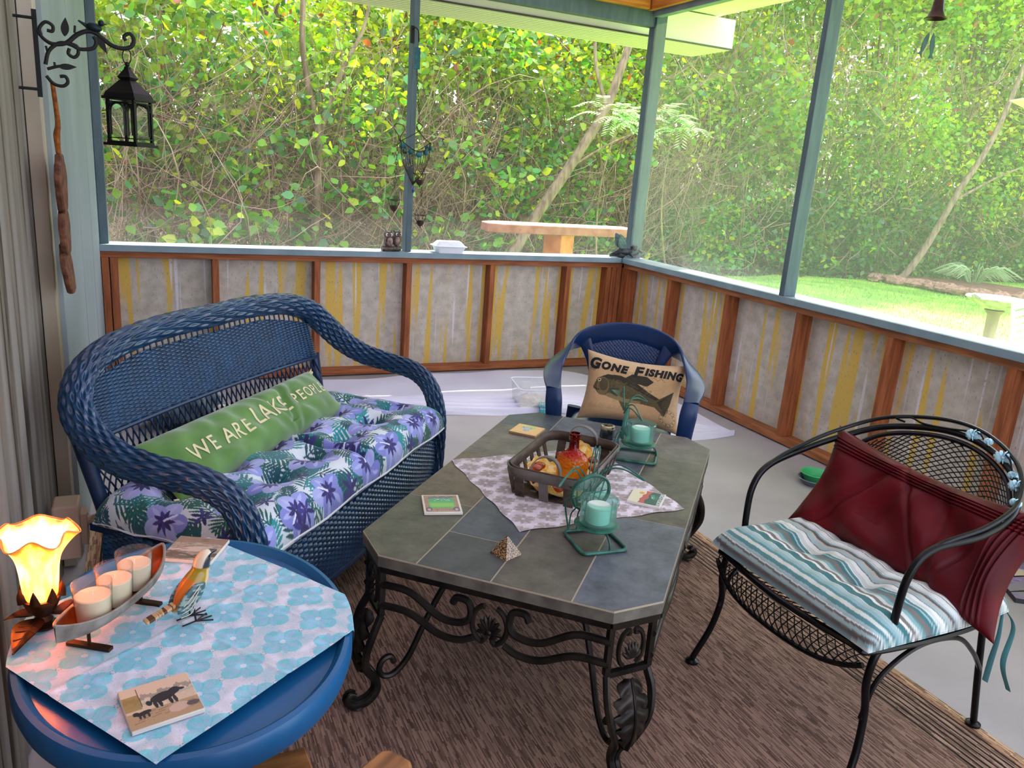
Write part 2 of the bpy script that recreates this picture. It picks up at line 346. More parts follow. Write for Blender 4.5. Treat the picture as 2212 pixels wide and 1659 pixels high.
# ---------------------------------------------------------------- rug
def rug_mat():
    m = bpy.data.materials.new('rug_weave'); n, b = nt(m); L = n.links.new
    tc = n.nodes.new('ShaderNodeTexCoord'); at = n.nodes.new('ShaderNodeAttribute'); at.attribute_name = 'Col'
    sp = n.nodes.new('ShaderNodeSeparateXYZ'); L(tc.outputs['Object'], sp.inputs[0])
    def mth(op, u, v):
        q = n.nodes.new('ShaderNodeMath'); q.operation = op
        for i, w in ((0, u), (1, v)):
            if isinstance(w, (int, float)): q.inputs[i].default_value = w
            else: L(w, q.inputs[i])
        return q.outputs[0]
    cxx = mth('FLOOR', mth('MULTIPLY', sp.outputs[0], 300.), 0); w1 = n.nodes.new('ShaderNodeTexWhiteNoise'); w1.noise_dimensions = '1D'; L(cxx, w1.inputs['W'])
    cyy = mth('FLOOR', mth('ADD', mth('MULTIPLY', sp.outputs[1], 26.), mth('MULTIPLY', w1.outputs[0], 9.)), 0)
    cb = n.nodes.new('ShaderNodeCombineXYZ'); L(cxx, cb.inputs[0]); L(cyy, cb.inputs[1]); w2 = n.nodes.new('ShaderNodeTexWhiteNoise'); w2.noise_dimensions = '2D'; L(cb.outputs[0], w2.inputs['Vector'])
    nz = n.nodes.new('ShaderNodeTexNoise'); nz.inputs['Scale'].default_value = 1; mp = n.nodes.new('ShaderNodeMapping'); mp.inputs['Scale'].default_value = (190, 9, 1); L(tc.outputs['Object'], mp.inputs[0]); L(mp.outputs[0], nz.inputs[0])
    val = mth('ADD', mth('MULTIPLY', w2.outputs[0], .78), mth('MULTIPLY', nz.outputs[0], .28))
    class _A: outputs = [val]
    a = _A; r = n.nodes.new('ShaderNodeValToRGB'); e = r.color_ramp.elements; e[0].position = .2; e[0].color = (.42, .38, .36, 1); e[1].position = .95; e[1].color = (1.6, 1.56, 1.52, 1); k = e.new(.5); k.color = (.95, .9, .88, 1)
    L(a.outputs[0], r.inputs[0]); x = n.nodes.new('ShaderNodeMix'); x.data_type = 'RGBA'; x.blend_type = 'MULTIPLY'; x.inputs[0].default_value = 1
    L(at.outputs[0], x.inputs[6]); L(r.outputs[0], x.inputs[7]); L(x.outputs[2], b.inputs['Base Color']); b.inputs['Roughness'].default_value = .9
    b.inputs['Specular IOR Level'].default_value = .2
    bu = n.nodes.new('ShaderNodeBump'); bu.inputs['Strength'].default_value = .5; bu.inputs['Distance'].default_value = .003; L(a.outputs[0], bu.inputs['Height']); L(bu.outputs[0], b.inputs['Normal']); return m
rm = rug_mat()
rug = MB()
RX0, RX1, RY0, RY1 = -3.505, -1.215, -5.3, -1.95
rug.box(((RX0+RX1)/2, (RY0+RY1)/2, -.005), ((RX1-RX0)/2-.17, (RY1-RY0)/2, .0038), col=H('7d6558'))
rug = rug.build('area_rug', rm, smooth=False, col=True)
tag(rug, 'large brown flatweave rug with dark striped borders under the furniture', 'rug')
for sx in (0, 1):
    bd = MB(); ws = [.024, .018, .007, .013, .007, .013, .007, .013, .007, .013, .007, .013, .007, .013, .008]; x = 0
    for i, w in enumerate(ws):
        c = H('a98d72') if i == 0 else (H('94725c') if i == 1 else (H('2b2320') if i % 2 == 0 else H('8a7263')))
        xx = (RX1-x-w/2) if sx else (RX0+x+w/2)
        bd.box((xx, (RY0+RY1)/2, -.005+.0003*(i % 2)), (w/2, (RY1-RY0)/2, .0037), col=c); x += w
    bd.build('striped_border', rm, rug, smooth=False, col=True)
# ---------------------------------------------------------------- wicker loveseat (local: u along the seat, v towards the back, z up)
def normals(P, cu=False, cv=False):
    du = np.gradient(P, axis=1); dv = np.gradient(P, axis=0)
    if cv: dv = (np.roll(P, -1, 0)-np.roll(P, 1, 0))/2
    if cu: du = (np.roll(P, -1, 1)-np.roll(P, 1, 1))/2
    n = np.cross(du, dv); return n/np.maximum(np.linalg.norm(n, axis=2), 1e-9)[..., None]
def weave(P, nst, nwf, amp, cu=False, cv=False, base=None):
    """P (nv,nu,3): u runs along the strands, v across them; nst stakes along u, nwf strands along v"""
    nv, nu = P.shape[:2]; u = np.linspace(0, nst, nu, endpoint=not cu)[None, :]; v = np.linspace(0, nwf, nv, endpoint=not cv)[:, None]
    j = np.floor(np.minimum(v, nwf-1e-6)); fv = v-j
    prof = np.sqrt(np.clip(1-(2*fv-1)**2, 0, 1)); h = amp*(prof*.75-.4)+amp*.85*np.cos(pi*(u+j))*prof
    return P+normals(P, cu, cv)*h[..., None]
blue = mat('blue_wicker', H('123d62'), .27, c2=H('0e3050'), scale=14, spec=.8)
blued = mat('blue_wicker_frame', H('12294a'), .4)
ls = thing('wicker_loveseat', 'dark blue woven wicker loveseat with rolled arms and high arched back', 'loveseat',
           (-2.633, -2.628, 0), radians(48.5))
half = [(0, .60, .845), (.22, .60, .845), (.44, .585, .828), (.575, .565, .785), (.65, .525, .715), (.68, .455, .648), (.69, .36, .605), (.685, .24, .588),
        (.665, .12, .572), (.645, .04, .52), (.635, .0, .42), (.635, -.005, .30), (.63, 0, .13)]
rim = [(-a, b, c) for a, b, c in half[:0:-1]] + half
rp = catmull(rim, 900); T, N, B = frames(rp)
out = rp-np.array([0, .30, .42]); out[:, 1] = rp[:, 1]-.30
out -= T*(out*T).sum(1)[:, None]; out /= np.linalg.norm(out, axis=1)[:, None]; side = np.cross(T, out)
s = np.linspace(-1, 1, 900); back = np.clip((rp[:, 1]-.25)/.3, 0, 1)
ra = .030+.006*back; rb = .040+.012*back             # thickness / width of the roll
a = np.linspace(0, 2*pi, 190, endpoint=False)
P = rp[None]+out[None]*(np.cos(a)[:, None]*ra[None])[..., None]+side[None]*(np.sin(a)[:, None]*rb[None])[..., None]
P = weave(P, 84, 22, .0062, cv=True)
mk('rolled_rim', P, gridF(900, 190, False, True), blue, ls)
def backpt(u, z):      # the back leans and bows a little
    return np.stack([u, .52+.11*(z-.36)/.5-.03*(u/.6)**2, z], -1)
# woven upper back
uu = np.linspace(-1, 1, 440); vv = np.linspace(0, 1, 250)
U, Vv = np.meshgrid(uu, vv)
top = .785-.10*np.clip(np.abs(U*.59)-.30, 0, 1)**1.3*2.6; bot = .585-0*U
hw = .60-.015*Vv
Z = bot+(top-bot)*Vv
P = weave(backpt(U*hw, Z), 52, 34, .0050); mk('woven_back_panel', P, gridF(440, 250), blue, ls)
# strands under the rim (open slot with stakes) and open lattice below the panel
m = MB()
for u in np.linspace(-.56, .56, 40):
    zt = .80-.10*max(0, abs(u)-.30)**1.3*2.6
    m.tube([backpt(np.array(u), np.array(zt-.02)), backpt(np.array(u), np.array(zt+.02))], .0035, 5, 2)
m.build('back_stakes', blued, ls)
m = MB(); n = 44; zl, zh = .36, .59
for i in range(-4, n+4):
    for d in (-1, 1):
        u0 = -.6+1.2*i/n; u1 = u0+d*.105
        pts = [(u0+(u1-u0)*t, zl+(zh-zl)*(t+.06*sin(2*pi*t))) for t in np.linspace(0, 1, 9)]
        pts = [q for q in pts if abs(q[0]) < .61]
        if len(pts) > 2: m.tube(np.array([backpt(np.array(x), np.array(z))+np.array([0, .003*d, 0]) for x, z in pts]), .0028, 5)
m.build('open_lattice', blued, ls)
m = MB()
for z, r in ((.588, .008), (.365, .012)): m.tube(np.array([backpt(np.array(u), np.array(z)) for u in np.linspace(-.60, .60, 20)]), r, 8)
m.build('back_rail', blued, ls)
# front skirt, side skirts
def skirt(pts, z0, z1, name, nst):
    path = catmull(pts, 400); L = 150; Vz = np.linspace(0, 1, L)[:, None]
    bow = .012*np.sin(Vz*pi)
    P = np.zeros((L, 400, 3)); P[..., 0] = path[:, 0][None]; P[..., 1] = path[:, 1][None]; P[..., 2] = z0+(z1-z0)*Vz
    n = normals(P); P = P+n*bow[..., None]
    Pt = weave(P.transpose(1, 0, 2), 26, nst, -.0036).transpose(1, 0, 2)
    return mk(name, Pt, gridF(400, L), blue, ls)
skirt([(-.63, 0), (-.3, -.035), (0, -.045), (.3, -.035), (.63, 0)], .14, .352, 'front_skirt', 60)
skirt([(-.61, .5), (-.645, .25), (-.635, .0)], .14, .352, 'side_skirt', 26); skirt([(.635, .0), (.645, .25), (.61, .5)], .14, .352, 'side_skirt', 26)
m = MB(); m.tube([(-.63, 0, .14), (-.3, -.035, .14), (0, -.045, .14), (.3, -.035, .14), (.63, 0, .14)], .011, 8, 24)
m.tube([(-.63, .0, .14), (-.64, .25, .14), (-.60, .5, .14)], .009, 8, 12); m.tube([(.63, .0, .14), (.64, .25, .14), (.60, .5, .14)], .009, 8, 12)
m.build('skirt_rail', blued, ls)
for x, y, tx, ty in ((-.62, .01, -.63, 0), (.62, .01, .63, 0), (-.585, .50, -.615, .56), (.585, .50, .615, .56)):
    m = MB(); m.tube([(x, y, .0), (x, y, .3), (tx, ty, .60 if y > .1 else .4)], .021, 12, 14)
    if y > .1: pass
    m.build('leg', blued, ls)
m = MB(); sk_ = [(-.63, .0, .33), (-.3, -.035, 0), (0, -.045, 0), (.3, -.035, 0), (.63, .0, .33), (.62, .54, .33), (-.62, .54, .33)]
m.prism([(p[0], p[1]) for p in sk_], .33, .352); m.build('seat_deck', blued, ls, smooth=False)

# ---------------------------------------------------------------- floral cushion
cw, chh = 620, 330
white = H('cfd8e0'); cv = Cv(cw, chh, white)
teal = [H('1b6f78'), H('278a90'), H('0f4c58'), H('175a50')]; pur = [H('8f97d6'), H('7d83c9'), H('a3aade')]; dk = [H('2a2560'), H('3a3380')]
def frond(x, y, a, L):
    c = teal[RNG.integers(4)]; cv.line((x, y), (x+cos(a)*L, y+sin(a)*L), 2.2, c)
    for t in np.linspace(.1, 1, 7):
        for sgn in (-1, 1):
            l = L*.55*sin(pi*min(1, t*.75+.2))+4; b = a+sgn*(1.0-.45*t)
            cv.ell(x+cos(a)*L*t+cos(b)*l*.5, y+sin(a)*L*t+sin(b)*l*.5, l*.55, 2.1, b, c, 1, 'leaf')
def hibisc(x, y, R):
    a0 = RNG.uniform(0, 6)
    for i in range(5):
        a = a0+i*2*pi/5; c = pur[RNG.integers(3)]
        cv.ell(x+cos(a)*R*.55, y+sin(a)*R*.55, R*.52, R*.42, a, c); cv.ell(x+cos(a)*R*.6, y+sin(a)*R*.6, R*.35, R*.1, a, H('b9bfea'), .6, 'leaf')
    for i in range(9):
        a = a0+i*2*pi/9; cv.ell(x+cos(a)*R*.25, y+sin(a)*R*.25, R*.3, R*.09, a, dk[i % 2], 1, 'leaf')
    cv.line((x, y), (x+cos(a0+.6)*R*.6, y+sin(a0+.6)*R*.6), 3, H('d9dff5'))
def lily(x, y, R):
    a0 = RNG.uniform(0, 6)
    for i in range(6):
        a = a0+i*pi/3; cv.ell(x+cos(a)*R*.55, y+sin(a)*R*.55, R*.55, R*.17, a, dk[i % 2], 1, 'leaf')
for gx in range(0, cw+40, 30):
    for gy in range(0, chh+40, 27): frond(gx+RNG.uniform(-14, 14), gy+RNG.uniform(-14, 14), RNG.uniform(0, 6.28), RNG.uniform(30, 52))
for gx in range(30, cw, 84):
    for gy in range(26, chh, 78): hibisc(gx+RNG.uniform(-14, 14)+(gy//84 % 2)*40, gy+RNG.uniform(-10, 10), RNG.uniform(28, 38))
for _ in range(34): lily(RNG.uniform(0, cw), RNG.uniform(0, chh), RNG.uniform(13, 20))
fab = mat('printed_fabric', (1, 1, 1), .85, attr=True, sheen=.2)
wp = lambda n: (lambda t: np.sign(t)*(1-(1-np.abs(t))**1.35))(np.linspace(-1, 1, n))
U, Vv = np.meshgrid(wp(cw), wp(chh))
hx, hy, TH = .635, .275, .062
def edge(t, p=10): return np.clip(1-np.abs(t)**p, 0, 1)**.5
puff = edge(U, 14)*edge(Vv, 9)
D = np.zeros_like(U)
for tx in (-.80, -.49, -.16, .16, .49, .80):
    for ty in (-.36, .30):
        r2 = ((U-tx)*hx/.085)**2+((Vv-ty)*hy/.085)**2; D += np.exp(-r2*3.2)*1.0+np.exp(-r2*.8)*.22
seam = np.exp(-(U/.035)**2)*.65
hgt = puff*(1-.50*np.clip(D, 0, 1.2))*(1-seam*.7)
bul = 1+.022*np.sin(np.clip(puff, 0, 1)*pi)
top = np.stack([U*hx*bul, Vv*hy*bul, -.012+.118*hgt], -1)
bt = np.stack([U*hx, Vv*hy, -.012-TH*.25*edge(U)*edge(Vv)], -1)[::4, ::4]
cu_ = thing('seat_cushion', 'tufted loveseat cushion printed with purple flowers and teal leaves', 'cushion')
cu_.parent = None
cu_.matrix_world = ls.matrix_basis @ Matrix.Translation((-.0, .235, .372))
mk('cushion_cover', top, gridF(cw, chh), fab, cu_, cv.a)
nn = bt.shape; mk('cushion_underside', bt[:, ::-1], gridF(nn[1], nn[0]), mat('cream_fabric', H('c9cdd0'), .9), cu_)
m = MB(); pth = [(-hx, -hy, -.008), (hx, -hy, -.008), (hx, hy, -.008), (-hx, hy, -.008)]
q = []
for i in range(4):
    A, Bb = np.array(pth[i]), np.array(pth[(i+1) % 4])
    for t in np.linspace(0, 1, 16, endpoint=False): q.append(A*(1-t)+Bb*t+np.array([0, 0, .006*sin(t*19)]))
m.tube(q, .004, 6, closed=True); m.build('piping', mat('piping', H('e4e6ea'), .8), cu_)
# ---------------------------------------------------------------- pillows
def pillow(name, hx, hy, T, m, parent, nu=120, nv=80, p=3.0, pinch=.06, wr=0, col=None, seed=0, wrf=None):
    U, Vv = np.meshgrid(np.linspace(-1, 1, nu), np.linspace(-1, 1, nv)); r = np.random.default_rng(seed)
    t = (np.clip(1-np.abs(U)**p, 0, 1)*np.clip(1-np.abs(Vv)**p, 0, 1))**.55
    X = U*hx*(1-pinch*(1-Vv**2)*U**2); Y = Vv*hy*(1-pinch*1.6*(1-U**2)*Vv**2)
    h = T*t
    w = np.zeros_like(U)
    for _ in range(10):
        a = r.uniform(-1.2, 1.2); f = r.uniform(5, 12); w += np.sin((U*hx/hy*sin(a)+Vv*cos(a))*f+r.uniform(0, 6))/10
    if wrf is not None: w = w+wrf(U, Vv)
    h1 = h*(1+wr*w)
    P = np.stack([X, Y, h1], -1); Q = np.stack([X, Y, -h*.8], -1)[:, ::-1]
    o = mk(name, P, gridF(nu, nv), m, parent, col)
    mk('back_cover', Q, gridF(nu, nv), m, parent, None if col is None else np.tile(np.array(col.reshape(-1, 3).mean(0)), (nu*nv, 1)))
    def surf(x, y):
        i = np.clip((x/hx+1)/2*(nu-1), 0, nu-1); j = np.clip((y/hy+1)/2*(nv-1), 0, nv-1)
        i0 = np.minimum(i.astype(int), nu-2); j0 = np.minimum(j.astype(int), nv-2); fi, fj = (i-i0)[:, None], (j-j0)[:, None]
        return (P[j0, i0]*(1-fi)+P[j0, i0+1]*fi)*(1-fj)+(P[j0+1, i0]*(1-fi)+P[j0+1, i0+1]*fi)*fj
    return o, surf
def basis(c, x, y):    # matrix from centre, local x direction, approximate local y direction
    x = Vector(x).normalized(); z = x.cross(Vector(y)).normalized(); y = z.cross(x)
    return Matrix([[x[0], y[0], z[0], c[0]], [x[1], y[1], z[1], c[1]], [x[2], y[2], z[2], c[2]], [0, 0, 0, 1]])
LS = ls.matrix_basis.copy()
gp = thing('lumbar_pillow', 'long green velvet lumbar pillow lettered WE ARE LAKE PEOPLE', 'pillow')
gp.matrix_world = LS @ basis((-.055, .385, .500), (1, .02, .005), (0, .62, .5))
gv = mat('green_velvet', H('5c8a3a'), .75, c2=H('47732a'), scale=9, sheen=.6, bump=.1)
crease = lambda U, V: -.9*np.exp(-((U-.30-.08*V)/.035)**2)*(V > -.6)-.5*np.exp(-((U-.17+.1*V)/.03)**2)-.4*np.exp(-((U-.42-.1*V)/.04)**2)
_, sf = pillow('velvet_cover', .49, .108, .062, gv, gp, 240, 90, 4, .03, .28, seed=3, wrf=crease)
lw = mat('cream_lettering', H('d9cfa6'), .85)
def letters(body, size, cx, cy, surf, m, parent, lift=.002, bold=.0, shear=0, spacing=1, name='lettering', arc=0, rot=0):
    V, Fc = text_mesh(body, size, bold, shear, spacing)
    x, y = V[:, 0], V[:, 1]
    if rot: x, y = x*cos(rot)-y*sin(rot), x*sin(rot)+y*cos(rot)
    P = surf(x+cx, y+cy+arc*x**2)
    P[:, 2] += lift; return mk(name, P, Fc, m, parent, smooth=False)
for wds, cx, cy, sz, sp in (('WE ARE', -.240, -.010, .074, 1.15), ('LAKE', .050, .006, .092, 1.05), ('PEOPLE', .315, .008, .062, 1.2)):
    letters(wds, sz, cx, cy, sf, lw, gp, spacing=sp, bold=.0004)
for sx in (-1, 1):
    for sy in (-1, 1):
        m = MB()
        for k in range(7): m.tube([(sx*.475, sy*.095, 0), (sx*(.50+.004*k), sy*(.10+.004*(k-3)), .004*sin(k))], .0016, 4, 2)
        m.build('tassel', lw, gp)
# ---------------------------------------------------------------- coffee table
TH_ = radians(46.5)
iron = mat('dark_bronze_iron', H('1d1a18'), .38, .6, c2=H('332e29'), scale=18, bump=.1)
ct = thing('coffee_table', 'octagonal slate tile coffee table on scrolled dark wrought iron legs', 'coffee table', (-2.119, -3.093, 0), TH_)
A_, B_, CH = .667, .388, .095
def clip_oct(x0, x1, y0, y1):
    pts = [(x0, y0), (x1, y0), (x1, y1), (x0, y1)]
    for sx in (-1, 1):
        for sy in (-1, 1):
            lim = A_+B_-CH-.004; q = []
            for i in range(len(pts)):
                p, n = pts[i], pts[(i+1) % len(pts)]; dp = lim-(sx*p[0]+sy*p[1]); dn = lim-(sx*n[0]+sy*n[1])
                if dp >= 0: q.append(p)
                if dp*dn < 0: t = dp/(dp-dn); q.append((p[0]+(n[0]-p[0])*t, p[1]+(n[1]-p[1])*t))
            pts = q
            if not pts: return pts
    return pts
def slate_mat():
    m = bpy.data.materials.new('slate_tiles'); n, b = nt(m); L = n.links.new
    tc = n.nodes.new('ShaderNodeTexCoord'); at = n.nodes.new('ShaderNodeAttribute'); at.attribute_name = 'Col'
    a = n.nodes.new('ShaderNodeTexNoise'); a.inputs['Scale'].default_value = 14; a.inputs['Detail'].default_value = 12; a.inputs['Roughness'].default_value = .7; L(tc.outputs['Object'], a.inputs[0])
    r = n.nodes.new('ShaderNodeValToRGB'); e = r.color_ramp.elements; e[0].position = .3; e[0].color = (.42, .43, .46, 1); e[1].position = .7; e[1].color = (1.45, 1.4, 1.36, 1); L(a.outputs[0], r.inputs[0])
    x = n.nodes.new('ShaderNodeMix'); x.data_type = 'RGBA'; x.blend_type = 'MULTIPLY'; x.inputs[0].default_value = 1; L(at.outputs[0], x.inputs[6]); L(r.outputs[0], x.inputs[7]); L(x.outputs[2], b.inputs['Base Color'])
    b.inputs['Roughness'].default_value = .48; bu = n.nodes.new('ShaderNodeBump'); bu.inputs['Strength'].default_value = .35; bu.inputs['Distance'].default_value = .006
    a2 = n.nodes.new('ShaderNodeTexNoise'); a2.inputs['Scale'].default_value = 38; a2.inputs['Detail'].default_value = 8; L(tc.outputs['Object'], a2.inputs[0]); L(a2.outputs[0], bu.inputs['Height']); L(bu.outputs[0], b.inputs['Normal']); return m
slate = slate_mat()
ctop = thing('tabletop', None, None); ctop.parent = ct
m = MB(); oc = [(-A_+CH, -B_), (A_-CH, -B_), (A_, -B_+CH), (A_, B_-CH), (A_-CH, B_), (-A_+CH, B_), (-A_, B_-CH), (-A_, -B_+CH)]
m.prism([(x*.998, y*.997) for x, y in oc], .447, .4745)
bpy.data.objects.remove(ctop)
ctop = m.build('tabletop', mat('stone_edge', H('6b675c'), .6, c2=H('4e4a44'), scale=20, bump=.3), ct, smooth=False)
cols = [H('444b56'), H('545049'), H('64574c'), H('505147'), H('565c68'), H('635d59'), H('3f4248')]
# b runs to -y in local terms: rows of tiles along the length with staggered joints
rows = [(.19, .40, [-.70, -.30, .10, .45, .70], [3, 2, 5, 0, 0]), (0, .19, [-.70, -.47, -.02, .36, .70], [6, 0, 5, 4, 4]), (-.195, 0, [-.70, -.22, .18, .52, .70], [1, 2, 4, 0, 5]), (-.40, -.195, [-.70, -.155, .385, .70], [4, 1, 5, 1])]
m = MB()
for y0, y1, xs, ci in rows:
    for i in range(len(xs)-1):
        p = clip_oct(max(xs[i], -A_)+.002, min(xs[i+1], A_)-.002, max(y0, -B_)+.002, min(y1, B_)-.002)
        if len(p) > 2: m.prism(p, .4746, .4795, col=cols[ci[i]])
m.build('slate_tile', slate, ctop, smooth=False, col=True)
m = MB(); m.prism([(x*.9985, y*.998) for x, y in oc], .4745, .4788); m.build('grout', mat('grout', H('a79b86'), .9), ctop, smooth=False)
def scroll(c, r0, turns, a0, dirn, plane, n=26, r1=.25):
    q = []
    for t in np.linspace(0, 1, n):
        r = r0*(1-(1-r1)*t); a = a0+dirn*turns*2*pi*t; q.append((c[0]+r*cos(a), c[1]+r*sin(a)))
    return [plane(*p) for p in q]
fr = MB(); rin = .975
for i in range(8): fr.bar((*np.array(oc[i])*rin, .437), (*np.array(oc[(i+1) % 8])*rin, .437), .018, .018)
fr.build('top_frame', iron, ct)
def corner(sx, sy):
    cx, cy = sx*(A_-CH/2-.012), sy*(B_-CH/2-.012); d = np.array([sx, sy])/sqrt(2); t = np.array([-d[1], d[0]])
    Pn = lambda w, r, z: np.array([cx+t[0]*w+d[0]*r, cy+t[1]*w+d[1]*r, z])
    m = MB(); hw, zt, zb = .058, .43, .305
    for a, b in (((-hw, zt), (hw, zt)), ((-hw, zb), (hw, zb)), ((-hw, zt), (-hw, zb)), ((hw, zt), (hw, zb))):
        m.bar(Pn(a[0], 0, a[1]), Pn(b[0], 0, b[1]), .014, .014, up=(d[0], d[1], 0))
    m.build('corner_bracket', iron, ct)
    cb = m
    m = MB(); zc = (zt+zb)/2
    for s in (-1, 1):
        q = [Pn(s*(.012+.022*sin(a)), .004, zc+.045*cos(a)) for a in np.linspace(.25, pi-.25, 16)]
        q = scroll((s*.013, zc+.040), .008, .6, pi/2, s, lambda x, y: Pn(x, .004, y), 8)[::-1]+q
        m.tube(q, .006, 6)
    for k in range(7):
        a = (k-3)*.36; m.tube([Pn(0, .004, zc-.03), Pn(sin(a)*.018, .012, zc-.03+.03*cos(a)), Pn(sin(a)*.027, .006, zc-.03+.046*cos(a))], [.003, .006, .002], 6, 6)
    m.build('scroll_ornament', iron, ct)
    leg = MB()
    for s in (-1, 1):
        q = [Pn(s*.056, .0, .30), Pn(s*.062, .022, .25), Pn(s*.052, .034, .19), Pn(s*.026, .024, .13), Pn(s*.010, -.004, .085), Pn(s*.008, -.010, .05), Pn(s*.008, .012, .022), Pn(s*.008, .045, .014), Pn(s*.008, .068, .028), Pn(s*.008, .060, .048), Pn(s*.008, .045, .044)]
        leg.tube(q, [.011, .011, .011, .011, .012, .012, .013, .012, .011, .009, .007], 8, 44, flat=.8)
    leg.ball(Pn(0, .04, .008), (.022, .022, .008), 10)
    leg = leg.build('leg', iron, ct)
    m = MB(); nt_, ns_ = 46, 19; tq, sq_ = np.meshgrid(np.linspace(0, 1, nt_), np.linspace(-1, 1, ns_)); lobe = np.abs(np.sin(tq*pi*5.5+.4))
    wl_ = .044*np.sin(pi*np.clip(tq*.94+.05, 0, 1)**.75)**.8*(.72+.38*lobe); zc_ = .294-.182*tq-.012*np.abs(sq_)**1.5*(1-.4*lobe)
    rc_ = .012+.034*np.sin(pi*np.clip(tq*.85, 0, 1))+.010*(1-np.abs(sq_))+.005*np.cos(np.abs(sq_)*5-tq*34)*np.abs(sq_)
    Pl = np.array([[Pn(sq_[i, j]*wl_[i, j], rc_[i, j], zc_[i, j]) for j in range(nt_)] for i in range(ns_)]); m.add(Pl, gridF(nt_, ns_).tolist())
    Pb = np.array([[Pn(sq_[i, j]*wl_[i, j], rc_[i, j]-.004, zc_[i, j]) for j in range(nt_)] for i in range(ns_)]); m.add(Pb, gridF(nt_, ns_)[:, ::-1].tolist()); m.tube([Pn(0, rc_[9, j]+.001, zc_[9, j]) for j in range(0, nt_, 3)], .0035, 6, 20)
    m.build('acanthus_leaf', iron, leg)
    m = MB(); q = scroll((.0-.055, .115), .030, .62, -.5, 1, lambda r, z: Pn(0, r, z), 16)[::-1]
    q = [Pn(0, -.022, .075)] if False else []
    q = [Pn(0, r, z) for r, z in ((-.058, .118), (-.046, .138), (-.026, .130), (-.018, .105), (-.030, .082), (-.062, .085), (-.10, .13), (-.14, .22), (-.185, .31), (-.23, .37), (-.26, .43))]
    m.tube(q, .0085, 8, 50); m.build('scroll_brace', iron, ct)
for sx in (-1, 1):
    for sy in (-1, 1): corner(sx, sy)
def apron(L, pl):
    for s in (-1, 1):
        for z0, z1, nm in ((.392, .365, 0), (.335, .318, 1)):
            m = MB(); q = [pl(s*(L), z0), pl(s*L*.72, z0-.002), pl(s*L*.45, z1-.02), pl(s*L*.26, z1-.022)]
            if nm == 0: q += [pl(s*L*.17, z1), pl(s*L*.19, z1+.038), pl(s*L*.29, z1+.043), pl(s*L*.33, z1+.026)]
            else: q += [pl(s*L*.13, z1-.005)]
            m.tube(q, .0095, 8, 40); m.build('wavy_rail', iron, ct)
    m = MB(); zc = .356
    for s in (-1, 1):
        q = [pl(s*(.006+.038*sin(a)), zc+.05*cos(a)) for a in np.linspace(.25, pi-.3, 18)]; q += [pl(s*.008, zc-.035), pl(s*.016, zc-.028)]
        m.tube(q, .007, 8, 40)
    for k in range(9):
        a = (k-4)*.42; m.tube([pl(0, zc-.022), pl(sin(a)*.022, zc-.022+.03*cos(a)+.004), pl(sin(a)*.032, zc-.02+.046*cos(a))], [.003, .007, .002], 6, 6)
    m.ball(pl(0, zc-.02), .009, 8); m.build('shell_medallion', iron, ct)
for s in (-1, 1):
    apron(B_-CH, lambda w, z, s=s: np.array([s*(A_-.016), w, z])); apron(A_-CH, lambda w, z, s=s: np.array([w, s*(B_-.016), z]))
# ---------------------------------------------------------------- square cloths (quatrefoil block print)
def block_cloth(base, a1, a2, flower, n=420, rep=6.5, seed=1):
    cv = Cv(n, n, base); r = np.random.default_rng(seed); s = n/rep
    for i in range(-1, int(rep)+2):
        for j in range(-1, int(rep)+2):
            x, y = (i+.5*(j % 2))*s*1.0, j*s*.86; c = np.array(a1)*.5+np.array(a2)*.5
            for k in range(4):
                a = k*pi/2; cv.ell(x+cos(a)*s*.22, y+sin(a)*s*.20, s*.24, s*.21, a, a1, .85)
            for k in range(8):
                a = k*pi/4+.2; cv.ell(x+cos(a)*s*.25, y+sin(a)*s*.24, s*.19, s*.07, a, a2, .8, 'leaf')
            cv.ell(x, y, s*.06, s*.06, 0, base, 1)
            X, Y = x+s*.5, y+0
            for k in range(6): cv.ell(X+cos(k*pi/3)*s*.05, Y+sin(k*pi/3)*s*.05, 1.1, 1.1, 0, flower, .8)
            for k in range(14):
                a = k/14*2*pi; cv.ell(x+cos(a)*s*.47, y+sin(a)*s*.43, .9, .9, 0, flower, .35)
    g = r.normal(size=(n//14+3, n//14+3)); g = np.kron(g, np.ones((14, 14)))[:n+14, :n+14]
    for ax in (0, 1):
        g = np.apply_along_axis(lambda v: np.convolve(v, np.ones(14)/14, 'same'), ax, g)
    g = np.clip(g[7:n+7, 7:n+7]*.9, -1, 1)[..., None]; cv.a = cv.a*(1-.35*np.clip(g, 0, 1))+np.array(a1)*.35*np.clip(g, 0, 1)
    cv.a = cv.a*(1+.22*np.clip(-g, 0, 1))
    cv.a = np.clip(cv.a*(1+.06*r.normal(size=(n, n, 1))), 0, 1); return cv.a
clothm = mat('printed_cotton', (1, 1, 1), .9, attr=True, sheen=.2)
n = 420; tt = np.linspace(-1, 1, n); U, Vv = np.meshgrid(tt, tt)
def ztop_fold(U, V):   # ironed creases and slight waviness
    return .0012+.0011*(np.exp(-(U/.012)**2)+np.exp(-(V/.012)**2))+.0006*(1+np.sin(U*9+V*4))
hs = .268
P = np.stack([U*hs, Vv*hs, .4797+ztop_fold(U, Vv)], -1); P[..., 0] += .003*np.sin(Vv*14)*np.abs(U)**4; P[..., 1] += .003*np.sin(U*13)*np.abs(Vv)**4
o = mk('table_cloth', P, gridF(n, n), clothm, None, block_cloth(H('cfc7d2'), H('a99c9d'), H('8f8383'), H('4a4a58'), n, 7), loc=(-2.133, -3.094, 0))
tag(o, 'small square grey and lilac printed cloth on the slate coffee table', 'tablecloth')
